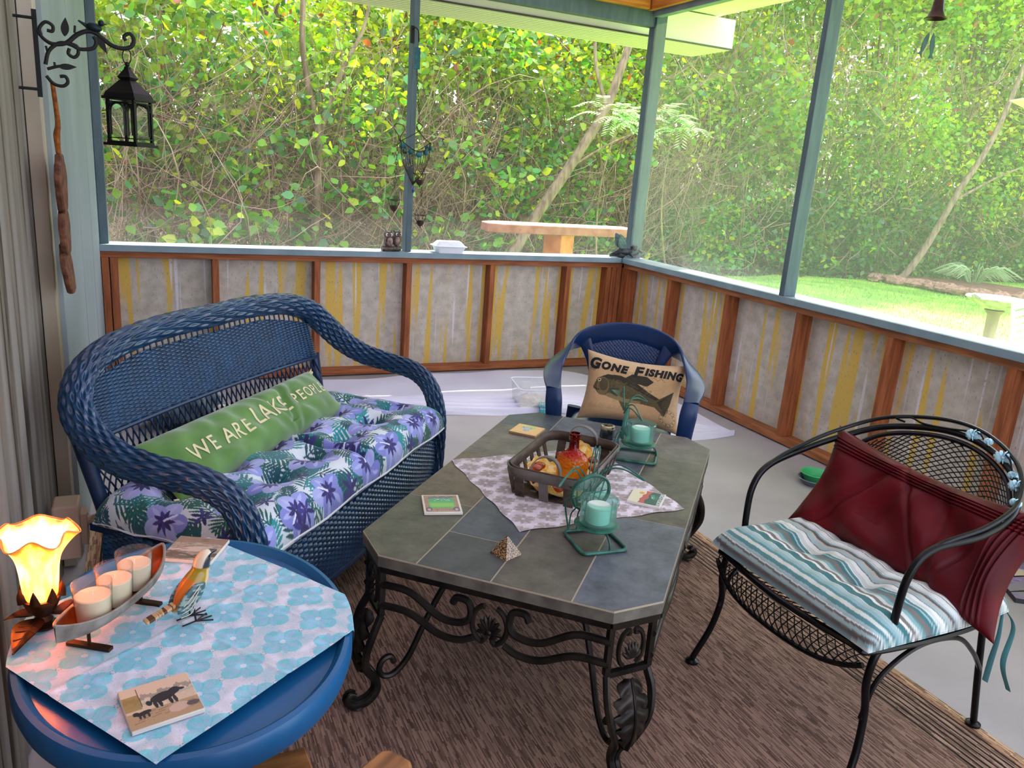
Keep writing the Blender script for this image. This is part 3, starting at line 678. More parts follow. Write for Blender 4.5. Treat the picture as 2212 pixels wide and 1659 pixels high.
# ---------------------------------------------------------------- coasters
ceramic = mat('coaster_ceramic', H('d5cfc4'), .5); painted = mat('coaster_print', (1, 1, 1), .35, attr=True)
def coaster(name, label, c, rz, sx, sy, z, cv, edge_m=None, margin=.0):
    t = thing(name, label, 'coaster', (*c, z), rz, 'square picture coasters')
    m = MB(); m.box((0, 0, .004), (sx, sy, .004)); m.build('coaster_body', edge_m or ceramic, t, bevel=.0015)
    h, w = cv.a.shape[:2]; U, Vv = np.meshgrid(np.linspace(-1, 1, w), np.linspace(-1, 1, h))
    mk('printed_face', np.stack([U*(sx-margin-.001), Vv*(sy-margin-.001), np.full_like(U, .0084)], -1), gridF(w, h), painted, t, cv.a)
    return t
# green one
cv = Cv(120, 110, H('9c7a6a')); cv.noise(6, .12)
cv.ell(60, 58, 46, 34, 0, H('5fae62'), 1, 'r'); cv.ell(60, 44, 42, 12, 0, H('86c25e'), .8, 'r'); cv.ell(60, 78, 46, 12, 0, H('4d9a78'), .9, 'r')
for i in range(9): cv.ell(20+i*10, 92+(i % 3)*3, 7, 6, 0, H('5f5578'), .8)
for x in (12, 108): cv.ell(x, 16, 12, 14, 0, H('6a4f6c')); cv.ell(x, 14, 6, 7, 0, H('b7a7b0'))
for i in range(14): cv.ell(14+i*7, 6, 2, 3, 0, H('c9a9b0'), .8)
for i in range(10): cv.ell(25+RNG.uniform(0, 70), 78+RNG.uniform(-6, 6), 5, 2, .6, H('9fd6c0'), .8, 'leaf')
coaster('coaster', 'white edged coaster with a bright green picture on bare slate', (-2.548, -3.152), radians(-14), .053, .060, .4797, cv, margin=.005)
# map of a coast, cork coloured
cv = Cv(120, 120, H('dcae74')); cv.noise(8, .04)
cv.poly([(30, 62), (48, 78), (62, 74), (80, 92), (96, 88), (86, 66), (94, 50), (74, 42), (60, 52), (46, 46), (40, 54)], H('8a97a6'))
cv.poly([(82, 66), (108, 84), (112, 40), (88, 30), (74, 42), (94, 50)], H('a9b96b'))
for _ in range(16): cv.line((RNG.uniform(36, 86), RNG.uniform(48, 84)), (RNG.uniform(36, 86), RNG.uniform(48, 84)), 1.4, H('c3ccd6'), .7)
coaster('coaster', 'tan coaster with a blue and green map behind the basket', (-2.026, -2.617), radians(-45+88), .052, .052, .4797, cv, mat('cork_edge', H('b58a66'), .7))
# sunset and moose coaster
cv = Cv(150, 130, H('d8d2b8'))
cv.ell(44, 100, 13, 13, 0, H('df9f5a'))
cv.poly([(45, 0), (50, 20), (46, 40), (55, 60), (52, 80), (66, 100), (62, 130), (112, 130), (112, 0)], H('b9545c'))
cv.poly([(78, 0), (72, 30), (86, 60), (80, 90), (94, 130), (150, 130), (150, 0)], H('33545a'))
cv.ell(104, 74, 9, 22, .3, H('4a8f80')); cv.ell(98, 92, 12, 6, .5, H('4a8f80')); cv.ell(101, 70, 3, 5, 0, H('d6e6dc'))
for k in range(4): cv.line((110, 58+k*9), (128, 54+k*11), 2.4, H('4a8f80'))
cs = coaster('coaster', 'coaster with a red and dark green sunset picture lying on the cloth', (-1.945, -3.276), radians(-45), .050, .053, .4822, cv, margin=.003)
V, Fc = text_mesh('NORTH FORK', .0150, .0003); V = V.copy(); q = V[:, 0].copy(); V[:, 0], V[:, 1] = -V[:, 1]+.0415, q; V[:, 2] = .0087
mk('lettering', V, Fc, mat('white_ink', H('e6ebe8'), .6), cs, smooth=False)
# ---------------------------------------------------------------- pyramid
py = MB(); ph, pb = .052, .029
py.add([(-pb, -pb, 0), (pb, -pb, 0), (pb, pb, 0), (-pb, pb, 0), (0, 0, ph)], [(3, 2, 1, 0), (0, 1, 4), (1, 2, 4), (2, 3, 4), (3, 0, 4)])
py = py.build('resin_pyramid', mat('flecked_resin', H('b08a55'), .12, c2=H('1e1622'), scale=320, lo=.42, hi=.56, spec=.8, detail=6), None, smooth=False, loc=(-2.488, -3.462, .4797), rz=radians(22), bevel=.001)
tag(py, 'small resin pyramid flecked gold and purple on bare slate', 'ornament')
# ---------------------------------------------------------------- basket with contents
bk = thing('splint_basket', 'rectangular wood splint basket with two loop handles on the coffee table', 'basket', (-2.125, -3.085, .4822), radians(43))
splint = mat('weathered_splint', H('5a4a3e'), .7, c2=H('352a24'), scale=9, stretch=(2, 2, 6), bump=.2); splintg = mat('grey_splint', H('77706c'), .6, c2=H('4c4541'), scale=8, bump=.15)
def rrect(hx, hy, r, n=9):
    q = []
    for sx, sy, a0 in ((1, 1, 0), (-1, 1, pi/2), (-1, -1, pi), (1, -1, 1.5*pi)):
        for a in np.linspace(a0, a0+pi/2, n): q.append((sx*(hx-r)+r*cos(a), sy*(hy-r)+r*sin(a)))
    return np.array(q)
def band(z0, z1, h0, h1, th, m, name, par):
    a, b = rrect(*h0, .045), rrect(*h1, .05); a2, b2 = rrect(h0[0]-th, h0[1]-th, .042), rrect(h1[0]-th, h1[1]-th, .047); k = len(a)
    z = lambda p, zz: np.c_[p, np.full(k, zz)]
    V = np.stack([z(a, z0), z(b, z1), z(b2, z1), z(a2, z0)]); return mk(name, V, gridF(k, 4, True, True), m, par)
band(.062, .092, (.196, .122), (.202, .128), .005, splintg, 'rim_band', bk)
band(.066, .096, (.190, .116), (.196, .122), .004, splint, 'inner_rim_band', bk)
m = MB()
for x in np.linspace(-.15, .15, 7): m.box((x, 0, .003), (.015, .105, .0012))
for y in np.linspace(-.075, .075, 4): m.box((0, y, .0045), (.17, .014, .0012))
m.build('woven_base', splint, bk, smooth=False)
for s in (-1, 1):
    for x in np.linspace(-.145, .145, 6):
        m = MB(); m.box((x, s*.116, .036), (.012, .0018, .038), R=[[1, 0, 0], [0, 1, s*.28], [0, 0, 1]]); m.build('upright_splint', splint, bk, smooth=False)
    for y in np.linspace(-.075, .075, 3):
        m = MB(); m.box((s*.186, y, .036), (.0018, .014, .038), R=[[1, 0, s*.28], [0, 1, 0], [0, 0, 1]]); m.build('upright_splint', splint if s > 0 or y != 0 else splintg, bk, smooth=False)
for s in (-1, 1):
    m = MB(); q = [np.array([s*(.188-.02*sin(a)), -.047*cos(a)*1.0, .075+.06*sin(a)**.8]) for a in np.linspace(0, pi, 22)]
    a = np.array(q); wv = np.array([0, 0, 0.])
    V = []
    for k, p in enumerate(a):
        nrm = np.array([0, -cos(np.linspace(0, pi, 22)[k]), sin(np.linspace(0, pi, 22)[k])])
        for dx, dn in ((-.009, -.0015), (.009, -.0015), (.009, .0015), (-.009, .0015)): V.append(p+np.array([dx, 0, 0])+nrm*dn)
    mk('handle', V, gridF(4, 22, True), splintg, bk)
nap = thing('napkin', 'yellow and cream patterned napkin lining the splint basket', 'napkin', (-2.125, -3.085, .4822), radians(43))
n = 150; U, Vv = np.meshgrid(np.linspace(-1, 1, n), np.linspace(-1, 1, n)); X = (U-Vv)*.5; Y = (U+Vv)*.5
qx, qy = X*.235, Y*.165; ex = np.clip((np.abs(qx)-.150)/.05, 0, 3); ey = np.clip((np.abs(qy)-.085)/.04, 0, 3)
Zn = .012+.036*(1-np.exp(-(ex+ey)*1.2))*1.3+.007*np.sin(qx*60+qy*20)*np.sin(qy*70)
qx = np.clip(qx, -.176, .176)*.97; qy = np.clip(qy, -.103, .103)
Zn += .085*np.exp(-(np.abs((qx+.12)/.045)**1.3+np.abs((qy-.09)/.035)**1.3))+.04*np.exp(-(((qx-.15)/.04)**2+((qy)/.05)**2))
mk('folded_cloth', np.stack([qx, qy, Zn], -1), gridF(n, n), clothm, nap, block_cloth(H('ecd593'), H('dc9c22'), H('e8bf5c'), H('c9a25a'), n, 4))
def amber_mat():
    m = bpy.data.materials.new('crackle_amber_glass'); n, b = nt(m); L = n.links.new
    tc = n.nodes.new('ShaderNodeTexCoord'); sp = n.nodes.new('ShaderNodeSeparateXYZ'); L(tc.outputs['Object'], sp.inputs[0])
    r = n.nodes.new('ShaderNodeValToRGB'); e = r.color_ramp.elements; e[0].position = .05; e[0].color = (*H('f0a82a'), 1); e[1].position = .72; e[1].color = (*H('6a0508'), 1)
    x = e.new(.42); x.color = (*H('f08a1c'), 1); y = e.new(.54); y.color = (*H('c41408'), 1)
    mu = n.nodes.new('ShaderNodeMath'); mu.operation = 'MULTIPLY'; mu.inputs[1].default_value = 1/.155; L(sp.outputs[2], mu.inputs[0]); L(mu.outputs[0], r.inputs[0]); L(r.outputs[0], b.inputs['Base Color'])
    b.inputs['Roughness'].default_value = .06; b.inputs['Transmission Weight'].default_value = .55; b.inputs['IOR'].default_value = 1.35
    v = n.nodes.new('ShaderNodeTexVoronoi'); v.feature = 'DISTANCE_TO_EDGE'; v.inputs['Scale'].default_value = 75; L(tc.outputs['Object'], v.inputs[0])
    bu = n.nodes.new('ShaderNodeBump'); bu.inputs['Strength'].default_value = .8; bu.inputs['Distance'].default_value = .004; L(v.outputs[0], bu.inputs['Height']); L(bu.outputs[0], b.inputs['Normal']); return m
bt = MB().lathe([(.0, .0), (.040, .002), (.048, .018), (.050, .045), (.0485, .062), (.040, .078), (.022, .090), (.016, .098), (.0145, .125), (.0155, .137), (.018, .140), (.018, .147), (.0145, .148), (.012, .13), (.013, .10)], k=40)
bt = bt.build('glass_bottle', amber_mat(), None, loc=(-2.100, -3.088, .4930)); tag(bt, 'crackle glass bottle fading from amber to deep red inside the basket', 'bottle')
gemm = mat('amber_glass_bead', H('8e1c0c'), .08, spec=.9, trans=.4, ior=1.4, c2=H('d0631c'), scale=40); gemr = mat('dark_red_glass_bead', H('5a0a0c'), .08, spec=.9, trans=.3)
g0 = MB().ball((0, 0, .011), (.016, .016, .011), 14).build('glass_bead', gemm); g0.location = (0, 0, 0); first = True
r = np.random.default_rng(5); R43 = np.array([[cos(radians(43)), -sin(radians(43))], [sin(radians(43)), cos(radians(43))]])
bead_pos = [(-.145, -.03), (-.12, -.055), (-.115, -.015), (-.15, .01), (-.09, -.04), (-.135, -.068), (-.085, -.075), (-.145, .04), (.085, -.03), (.11, .0), (.12, -.055), (.09, .045), (.14, .03), (-.02, .075), (-.06, .07), (.07, -.075), (-.11, .055)]
for i, (bx, by) in enumerate(bead_pos):
    w = R43@np.array([bx, by]); o = g0 if i == 0 else g0.copy()
    if i: COL.objects.link(o)
    o.location = (-2.125+w[0], -3.085+w[1], .5080+.007*(i % 3)); o.scale = (1+.25*r.uniform(-1, 1),)*2+(1,); o.rotation_euler = (0, 0, i)
    near = bx < -.05
    tag(o, 'polished red amber glass bead by the near handle in the basket' if near else 'polished red amber glass bead beside the bottle in the far half of the basket', 'bead', 'glass beads by the near handle' if near else 'glass beads at the far end of the basket')
# dark jar behind the basket
m = MB().lathe([(0, 0), (.024, 0), (.028, .006), (.025, .040), (.023, .044)], k=8); jr = thing('mosaic_candle_jar', 'small dark faceted glass jar with a speckled rim behind the basket', 'jar', (-1.766, -2.752, .4797), .3)
m.build('jar_body', mat('dark_glass', H('14141c'), .08, spec=.9), jr, smooth=False)
MB().lathe([(.0235, .036), (.0265, .040), (.0255, .050), (.019, .052), (.019, .040), (.0235, .036)], k=24, caps=False).build('speckled_rim', mat('speckled_rim', H('cdbf98'), .5, c2=H('2a2620'), scale=90), jr)
# ---------------------------------------------------------------- two verdigris wire candle holders
verd = mat('verdigris_wire', H('3d7565'), .45, .3, c2=H('2a564b'), scale=40); 
def glassm(name, c, rough=.03, mixd=.25):
    m = bpy.data.materials.new(name); m.use_nodes = True; n = m.node_tree; n.nodes.clear(); L = n.links.new
    o = n.nodes.new('ShaderNodeOutputMaterial'); lw_ = n.nodes.new('ShaderNodeLayerWeight'); lw_.inputs[0].default_value = .5; f = n.nodes.new('ShaderNodeMath'); f.operation = 'POWER'; f.inputs[1].default_value = 3.5; L(lw_.outputs['Facing'], f.inputs[0])
    t = n.nodes.new('ShaderNodeBsdfTransparent'); t.inputs[0].default_value = (*c, 1); g = n.nodes.new('ShaderNodeBsdfGlossy'); g.inputs['Roughness'].default_value = rough
    d = n.nodes.new('ShaderNodeBsdfTranslucent'); d.inputs[0].default_value = (*c, 1); df = n.nodes.new('ShaderNodeBsdfDiffuse'); df.inputs[0].default_value = (*c, 1)
    y0 = n.nodes.new('ShaderNodeMixShader'); y0.inputs[0].default_value = .5; L(d.outputs[0], y0.inputs[1]); L(df.outputs[0], y0.inputs[2])
    y = n.nodes.new('ShaderNodeMixShader'); y.inputs[0].default_value = mixd; L(t.outputs[0], y.inputs[1]); L(y0.outputs[0], y.inputs[2])
    x = n.nodes.new('ShaderNodeMixShader'); L(f.outputs[0], x.inputs[0]); L(y.outputs[0], x.inputs[1]); L(g.outputs[0], x.inputs[2]); L(x.outputs[0], o.inputs[0]); return m
aqua = glassm('aqua_glass', H('dcf6f0'), .05, .09); clear = glassm('clear_glass', (.93, .94, .94), .02, .04)
wax = mat('candle_wax', H('e6ede4'), .5, spec=.4)
def holder(loc, rz, la, lb, dz, tilt):
    t = thing('candle_holder', la, 'candle holder', loc, rz, 'verdigris wire candle holders')
    m = MB(); q = rrect(.062, .066, .012, 4); m.tube(np.c_[q, np.full(len(q), .0055)], .005, 8, closed=True); m.build('base_frame', verd, t)
    m = MB()
    for i, x in enumerate((-.045, -.022, .0, .020, .042)):
        tx = -.035+.0*i+x*.9; m.tube([(x, .066, .006), (x*.9, .072, .05), (x*.7, .062, .075), (x*.75, .060, .10), (x*.9, .052, .15)], .0022, 6, 16)
    m.tube([(-.045, .066, .006), (-.055, .075, .06), (-.06, .07, .095), (-.05, .05, .105), (-.042, .04, .085)], .0026, 6, 20)
    for s in (-1, 1):   # long loops fanning above the disc
        m.tube([(s*.02, .055, .165), (s*.045, .04, .195), (s*.075+.0, .02, .20), (s*.115, -.005, .175), (s*.118, -.008, .17), (s*.08, .024, .188), (s*.05, .045, .185), (s*.03, .058, .16)], .0022, 6, 40)
    for s in (0, .012):
        m.tube([(s-.004, .06, .165), (s+.0, .065, .20), (s+.008, .07, .235), (s+.012, .07, .232), (s+.008, .062, .165)], .0018, 6, 20)
    m.build('wire_stem', verd, t)
    m = MB(); m.tube([(.012, -.066, .006), (.010, -.062, .03), (.006, -.045, .045), (.0, -.01, .05)], .003, 6, 14); m.lathe([(0, .048), (.056, .050), (.059, .053), (.056, .054), (0, .052)], k=30); m.build('cup_plate', verd, t)
    Rt = np.array(Matrix.Rotation(radians(90+tilt), 3, 'X')); c = np.array([0, .052, .118])
    m = MB().lathe([(.051, -.005), (.056, -.006), (.058, 0), (.056, .006), (.051, .005), (.051, -.005)], k=36, caps=False); V = m.V[0]@Rt.T+c; m.V[0] = V
    dsc = m.build('disc_rim', verd, t)
    m = MB().lathe([(0, -.002), (.052, -.002), (.052, .002), (0, .002)], k=30); m.V[0] = m.V[0]@Rt.T+c; m.build('glass_disc', aqua, t)
    m = MB()
    for k in range(8): m.tube([c+Rt@np.array([.006*cos(k*pi/4), .006*sin(k*pi/4), .004]), c+Rt@np.array([.045*cos(k*pi/4+.2), .045*sin(k*pi/4+.2), .004])], .0013, 5)
    m.build('spoke', verd, dsc)
    M2 = t.matrix_basis
    j = thing('candle_jar', lb, 'candle jar', M2 @ Vector((0, -.004, .0545)), rz, 'aqua glass candle jars')
    m = MB().lathe([(0, .001), (.042, .001), (.0475, .007), (.0475, .056), (.051, .060), (.051, .070), (.048, .071), (.045, .064), (.045, .009), (.0, .007)], k=36); m.build('jar_glass', aqua, j)
    m = MB().lathe([(0, .0085), (.031, .0085), (.032, .051), (.030, .054), (.0, .053)], k=28); m.build('candle', wax, j)
    MB().lathe([(.033, .0085), (.0335, .066), (.0345, .067), (.0345, .0085)], k=28, caps=False).build('inner_glass', clear, j)
holder((-2.238, -3.471, .4797), radians(-5), 'verdigris wire candle holder standing nearest the camera on the coffee table', 'aqua glass jar candle on the nearer wire holder', 0, 12)
holder((-1.765, -2.948, .4797), radians(52), 'verdigris wire candle holder at the far right of the basket, before the fish pillow', 'aqua glass jar candle on the farther wire holder', 0, 4)
# ---------------------------------------------------------------- round blue side table
SX, SY, STZ = -3.222, -3.678, .555
stb = thing('side_table', 'round blue plastic side table by the left wall under a turquoise cloth', 'side table', (SX, SY, 0))
bp_ = mat('blue_plastic', H('135a8e'), .33, c2=H('0f4c7c'), scale=3)
def oval(prof, a, b, k=64):
    m = MB(); m.lathe(prof, k=k); V = m.V[0].copy(); return m
m = MB().lathe([(0, STZ-.03), (.80, STZ-.03), (.92, STZ-.045), (.985, STZ-.05), (1.0, STZ-.035), (1.0, STZ-.012), (.985, STZ-.002), (.955, STZ), (.93, STZ-.006), (.91, STZ-.014), (0, STZ-.014)], k=96)
m.V[0] = m.V[0]*np.array([.285, .355, 1]); m.build('tabletop', bp_, stb)
m = MB().lathe([(.055, .02), (.05, .06), (.045, .3), (.05, .48), (.09, STZ-.03)], k=32); m.build('pedestal', bp_, stb)
for k in range(4):
    a = pi/4+k*pi/2; m = MB(); m.tube([(.03*cos(a), .03*sin(a), .08), (.15*cos(a), .15*sin(a), .05), (.24*cos(a), .26*sin(a), .018)], [.03, .026, .018], 10, 14, flat=.6); m.build('foot', bp_, stb)
n = 440; U, Vv = np.meshgrid(np.linspace(-1, 1, n), np.linspace(-1, 1, n))
# cloth: a square turned so that its corners hang over the rim
cc = np.array([-3.228, -3.680]); ca = radians(35.4); L = .250
X = U*L; Y = Vv*L
wx, wy = cc[0]+X*cos(ca)-Y*sin(ca), cc[1]+X*sin(ca)+Y*cos(ca)
rr = np.sqrt(((wx-SX)/.285)**2+((wy-SY)/.355)**2); over = np.clip(rr-1.0, 0, 2)
z = STZ+.0015+.0008*(1+np.sin(X*30+Y*17))+.0013*np.exp(-(U/.02)**2)+.0013*np.exp(-((Vv-.05)/.02)**2)+.001*np.exp(-((U-.55)/.02)**2)
ovx = np.minimum(over, .06); k_ = (1.004+.02*np.tanh(over*6))/np.maximum(rr, 1e-6); kk = np.where(rr > 1.004, k_, 1)
wx2, wy2 = SX+(wx-SX)*kk, SY+(wy-SY)*kk; z = z-np.where(rr > 1.004, (rr-1.004)*.31, 0)
wx2 = np.maximum(wx2, -3.548)
P = np.stack([wx2-SX, wy2-SY, z], -1)
o = mk('table_cloth', P, gridF(n, n), clothm, None, block_cloth(H('c3c6d6'), H('5ebccd'), H('92b6d2'), H('3d6f80'), n, 5.6, 4), loc=(SX, SY, 0)); tag(o, 'turquoise and white printed cloth draped over the round blue side table', 'tablecloth')
ZT = STZ+.0035
# animal coasters
cv = Cv(150, 120, H('c9b49c')); cv.noise(5, .05); dkc = H('1d1a20')
cv.ell(75, 100, 75, 22, 0, H('d2b8a0'), 1, 'r')
for i in range(26): cv.ell(i*6, 78+4*sin(i)+i*.35, 4, 7+3*sin(i*2), 0, H('77736d'), .7)
cv.ell(75, 66, 80, 4, .05, H('a9a79a'), .9); cv.ell(14, 72, 22, 22, 0, H('8d7426'), .8, 'r'); cv.line((36, 55), (34, 110), 2, H('5d4a2a'))
cv.ell(75, 22, 76, 22, 0, H('a1825c'), .8, 'r')
for i in range(14): cv.line((10+i*9, 14+(i*7) % 22), (30+i*9, 17+(i*7) % 22), 2, H('6d4f36'), .7)
cv.ell(82, 68, 28, 13, .12, dkc); cv.ell(108, 76, 13, 10, .3, dkc); cv.ell(122, 76, 9, 4, -.1, dkc)
for x in (62, 72, 94, 104): cv.ell(x, 52, 4, 12, .1, dkc)
cv.ell(46, 52, 12, 9, 0, H('cbb49c')); cv.ell(50, 60, 6, 8, .4, dkc); cv.ell(34, 38, 16, 6, .2, dkc); cv.ell(18, 40, 7, 6, 0, dkc)
for x in (24, 32, 42): cv.ell(x, 30, 2.5, 7, 0, dkc)
cv.ell(104, 26, 22, 12, .1, H('bfa595')); cv.ell(134, 26, 14, 7, 0, H('54494a'))
coaster('coaster', 'coaster picturing black bears on rocks at the near corner of the turquoise cloth', (-3.278, -3.898), radians(12), .052, .053, ZT, cv)
cv = Cv(150, 110, H('9c8d82')); cv.noise(6, .12)
cv.ell(75, 95, 75, 16, 0, H('8a6f66'), .9, 'r'); cv.ell(75, 52, 76, 12, .1, H('c2b5ae'), .8); cv.ell(30, 20, 60, 14, -.1, H('5f4c42'), .9); cv.ell(120, 24, 40, 12, .2, H('4e4037'), .9)
for i in range(40): cv.ell(RNG.uniform(0, 150), RNG.uniform(0, 110), 14, 2.5, RNG.uniform(-.2, .3), [H('5c4a3f'), H('b7a79c'), H('7c6a60')][i % 3], .7, 'leaf')
coaster('coaster', 'coaster with a brown riverside picture beside the carved bird', (-3.200, -3.398), radians(-26), .055, .052, ZT, cv)
# ---------------------------------------------------------------- tulip lamp
bronze = mat('aged_bronze', H('4a2c17'), .4, .6, c2=H('2e1b10'), scale=30)
LX, LY = -3.462, -3.610
lp = thing('table_lamp', 'glowing tulip shaped art glass lamp with bronze leaf base', 'lamp', (LX, LY, ZT+.001), 0)
def shade_mat():
    m = bpy.data.materials.new('mottled_amber_glass'); m.use_nodes = True; n = m.node_tree; n.nodes.clear(); L = n.links.new
    o = n.nodes.new('ShaderNodeOutputMaterial'); tc = n.nodes.new('ShaderNodeTexCoord'); mp = n.nodes.new('ShaderNodeMapping'); mp.inputs['Scale'].default_value = (60, 60, 22); L(tc.outputs['Object'], mp.inputs[0])
    a = n.nodes.new('ShaderNodeTexNoise'); a.inputs['Scale'].default_value = 1; a.inputs['Detail'].default_value = 3; L(mp.outputs[0], a.inputs[0])
    r = n.nodes.new('ShaderNodeValToRGB'); e = r.color_ramp.elements; e[0].position = .42; e[0].color = (*H('f0b080'), 1); e[1].position = .6; e[1].color = (*H('ffe6b8'), 1); L(a.outputs[0], r.inputs[0])
    t = n.nodes.new('ShaderNodeBsdfTranslucent'); d = n.nodes.new('ShaderNodeBsdfDiffuse'); g = n.nodes.new('ShaderNodeBsdfGlossy'); g.inputs['Roughness'].default_value = .1
    sp = n.nodes.new('ShaderNodeSeparateXYZ'); L(tc.outputs['Object'], sp.inputs[0]); mr = n.nodes.new('ShaderNodeMapRange'); mr.inputs[1].default_value = .12; mr.inputs[2].default_value = .185; L(sp.outputs[2], mr.inputs[0])
    mm = n.nodes.new('ShaderNodeMix'); mm.data_type = 'RGBA'; mm.blend_type = 'MULTIPLY'; mm.inputs[7].default_value = (.62, .30, .16, 1); L(mr.outputs[0], mm.inputs[0]); L(r.outputs[0], mm.inputs[6]); L(mm.outputs[2], t.inputs[0]); L(mm.outputs[2], d.inputs[0]); x = n.nodes.new('ShaderNodeMixShader'); x.inputs[0].default_value = .72; L(d.outputs[0], x.inputs[1]); L(t.outputs[0], x.inputs[2])
    y = n.nodes.new('ShaderNodeMixShader'); y.inputs[0].default_value = .06; L(x.outputs[0], y.inputs[1]); L(g.outputs[0], y.inputs[2])
    L(y.outputs[0], o.inputs[0]); return m
prof = [(.020, .052), (.026, .062), (.029, .085), (.031, .110), (.035, .135), (.044, .155), (.054, .172), (.062, .182)]
pr = catmull(prof, 40)
def flute(z, a): t = np.clip((z-.10)/.08, 0, 1); return 1+.10*t**2*np.cos(6*a)
m = MB(); m.lathe(pr, k=96, caps=False, mod=flute); V = m.V[0]; a = np.arctan2(V[:, 1], V[:, 0]); t = np.clip((V[:, 2]-.12)/.06, 0, 1); V[:, 2] += -.007*t**2*np.cos(6*a)
sh = m.build('glass_shade', shade_mat(), lp)
so = sh.modifiers.new('s', 'SOLIDIFY'); so.thickness = .0015
m = MB(); rim_ = []
for a in np.linspace(0, 2*pi, 96, endpoint=False): rr_ = .062*(1+.10*cos(6*a)); rim_.append((rr_*cos(a), rr_*sin(a), .182-.007*cos(6*a)))
m.tube(rim_, .0014, 6, closed=True); m.build('shade_rim', mat('amber_rim', H('f0a860'), .2, trans=.2), lp)
m = MB(); m.lathe([(0, .005), (.012, .005), (.016, .014), (.012, .022), (.022, .034), (.029, .05), (.030, .058)], k=30); m.build('calyx', bronze, lp)
m = MB()
for k in range(7):
    a = k*2*pi/7; m.tube([(.029*cos(a), .029*sin(a), .055), (.0325*cos(a), .0325*sin(a), .07), (.033*cos(a), .033*sin(a), .084)], [.009, .006, .0008], 6, 8, flat=.35)
m.build('calyx_point', bronze, lp)
def leaf_mesh(L, W, th, m, name, par, M4, veins=True, m2=None):
    n = 26; t = np.linspace(0, 1, n); w = W*np.sin(pi*t**.8)**.9*(1-.15*t); s = np.linspace(-1, 1, 9)
    T, S = np.meshgrid(t, s); Wd = np.interp(T, t, w); P = np.stack([T*L, S*Wd, .012*np.abs(S)**1.3*W/.03*np.sin(pi*T)-.018*T**2*L/.1], -1)
    b = MB(); F = gridF(n, 9).tolist(); b.add(P.reshape(-1, 3), F); Q = P.copy(); Q[..., 2] -= th; b.add(Q.reshape(-1, 3)[:, :], [f[::-1] for f in F])
    if veins:
        b.tube(P[4], .0016, 5, 20)
        for k in (.25, .42, .6, .76):
            for sg in (-1, 1):
                i0 = int(k*(n-1)); i1 = min(n-1, i0+4); j = 4+sg*3; b.tube([P[4, i0], P[j, i1]], .001, 4, 2)
    o = b.build(name, m, par); o.matrix_local = M4; return o
for k, a in enumerate((radians(-112), radians(8), radians(165))):
    ml = Matrix.Translation((cos(a)*.012, sin(a)*.012, .022)) @ Matrix.Rotation(a, 4, 'Z') @ Matrix.Scale(.62 if k == 2 else 1, 4)
    leaf_mesh(.085, .024, .002, bronze, 'leaf_foot', lp, ml)
m = MB(); m.lathe([(0, 0), (.022, 0), (.022, .004), (.01, .008), (0, .008)], k=20); m.build('base_disc', bronze, lp)
pl = bpy.data.lights.new('lamp_bulb_light', 'POINT'); pl.energy = LAMP_W if 'LAMP_W' in globals() else 60; pl.color = (1, .72, .38); pl.shadow_soft_size = .012
po = bpy.data.objects.new('lamp_bulb_light', pl); COL.objects.link(po); po.parent = lp; po.location = (0, 0, .125)
m = MB(); m.ball((0, 0, .105), (.013, .013, .02), 16); m.build('bulb', mat('bulb_glow', (1, .8, .5), .4, emit=(1, .72, .35), es=150), lp)
cord = MB(); cord.tube([(-.02, .0, .004), (-.035, -.03, .004), (-.04, -.06, .003)], .0025, 6, 20); cord.build('cord', mat('gold_cord', H('b98a3c'), .5), lp)
# ---------------------------------------------------------------- canoe candle tray
bt_ = thing('canoe_candle_tray', 'wooden canoe shaped candle tray with rust brown inside on iron stands', 'candle tray', (-3.345, -3.640, ZT), radians(57))
n, k = 60, 24; tt = np.linspace(-1, 1, n); Lh = .150
def hull(th0):
    P = np.zeros((k, n, 3))
    for i, t in enumerate(tt):
        w = (.042-th0)*np.clip(1-abs(t)**2.6, 0, 1)**.8+.0005; top = .064+.022*abs(t)**3; bot = .036+.020*abs(t)**4+th0
        a = np.linspace(-pi/2, pi/2, k); P[:, i, 0] = t*(Lh-th0*.6); P[:, i, 1] = np.sin(a)*w; P[:, i, 2] = top-(top-bot)*np.cos(a)**.7
    return P
outw = mat('weathered_canoe', H('8e8a84'), .6, c2=H('6b5f58'), scale=30, bump=.2); inw = mat('canoe_copper', H('a3501c'), .4, .25, c2=H('7a3716'), scale=20)
Po, Pi = hull(0), hull(.004); mk('hull', Po[:, ::-1], gridF(n, k), outw, bt_); mk('hull_inside', Pi, gridF(n, k), inw, bt_)
m = MB(); g = [Po[0, i]*.5+Pi[0, i]*.5 for i in range(n)]+[Po[-1, i]*.5+Pi[-1, i]*.5 for i in range(n-1, -1, -1)]; m.tube(g, .0028, 6, closed=True); m.build('gunwale', outw, bt_)
for x in (-.075, .072):
    m = MB(); m.box((x, 0, .003), (.006, .040, .003)); m.tube([(x, 0, .004), (x, 0, .038)], .003, 8); m.build('stand', bronze, bt_, smooth=False)
flame_wax = mat('cream_wax', H('ead9b8'), .5)
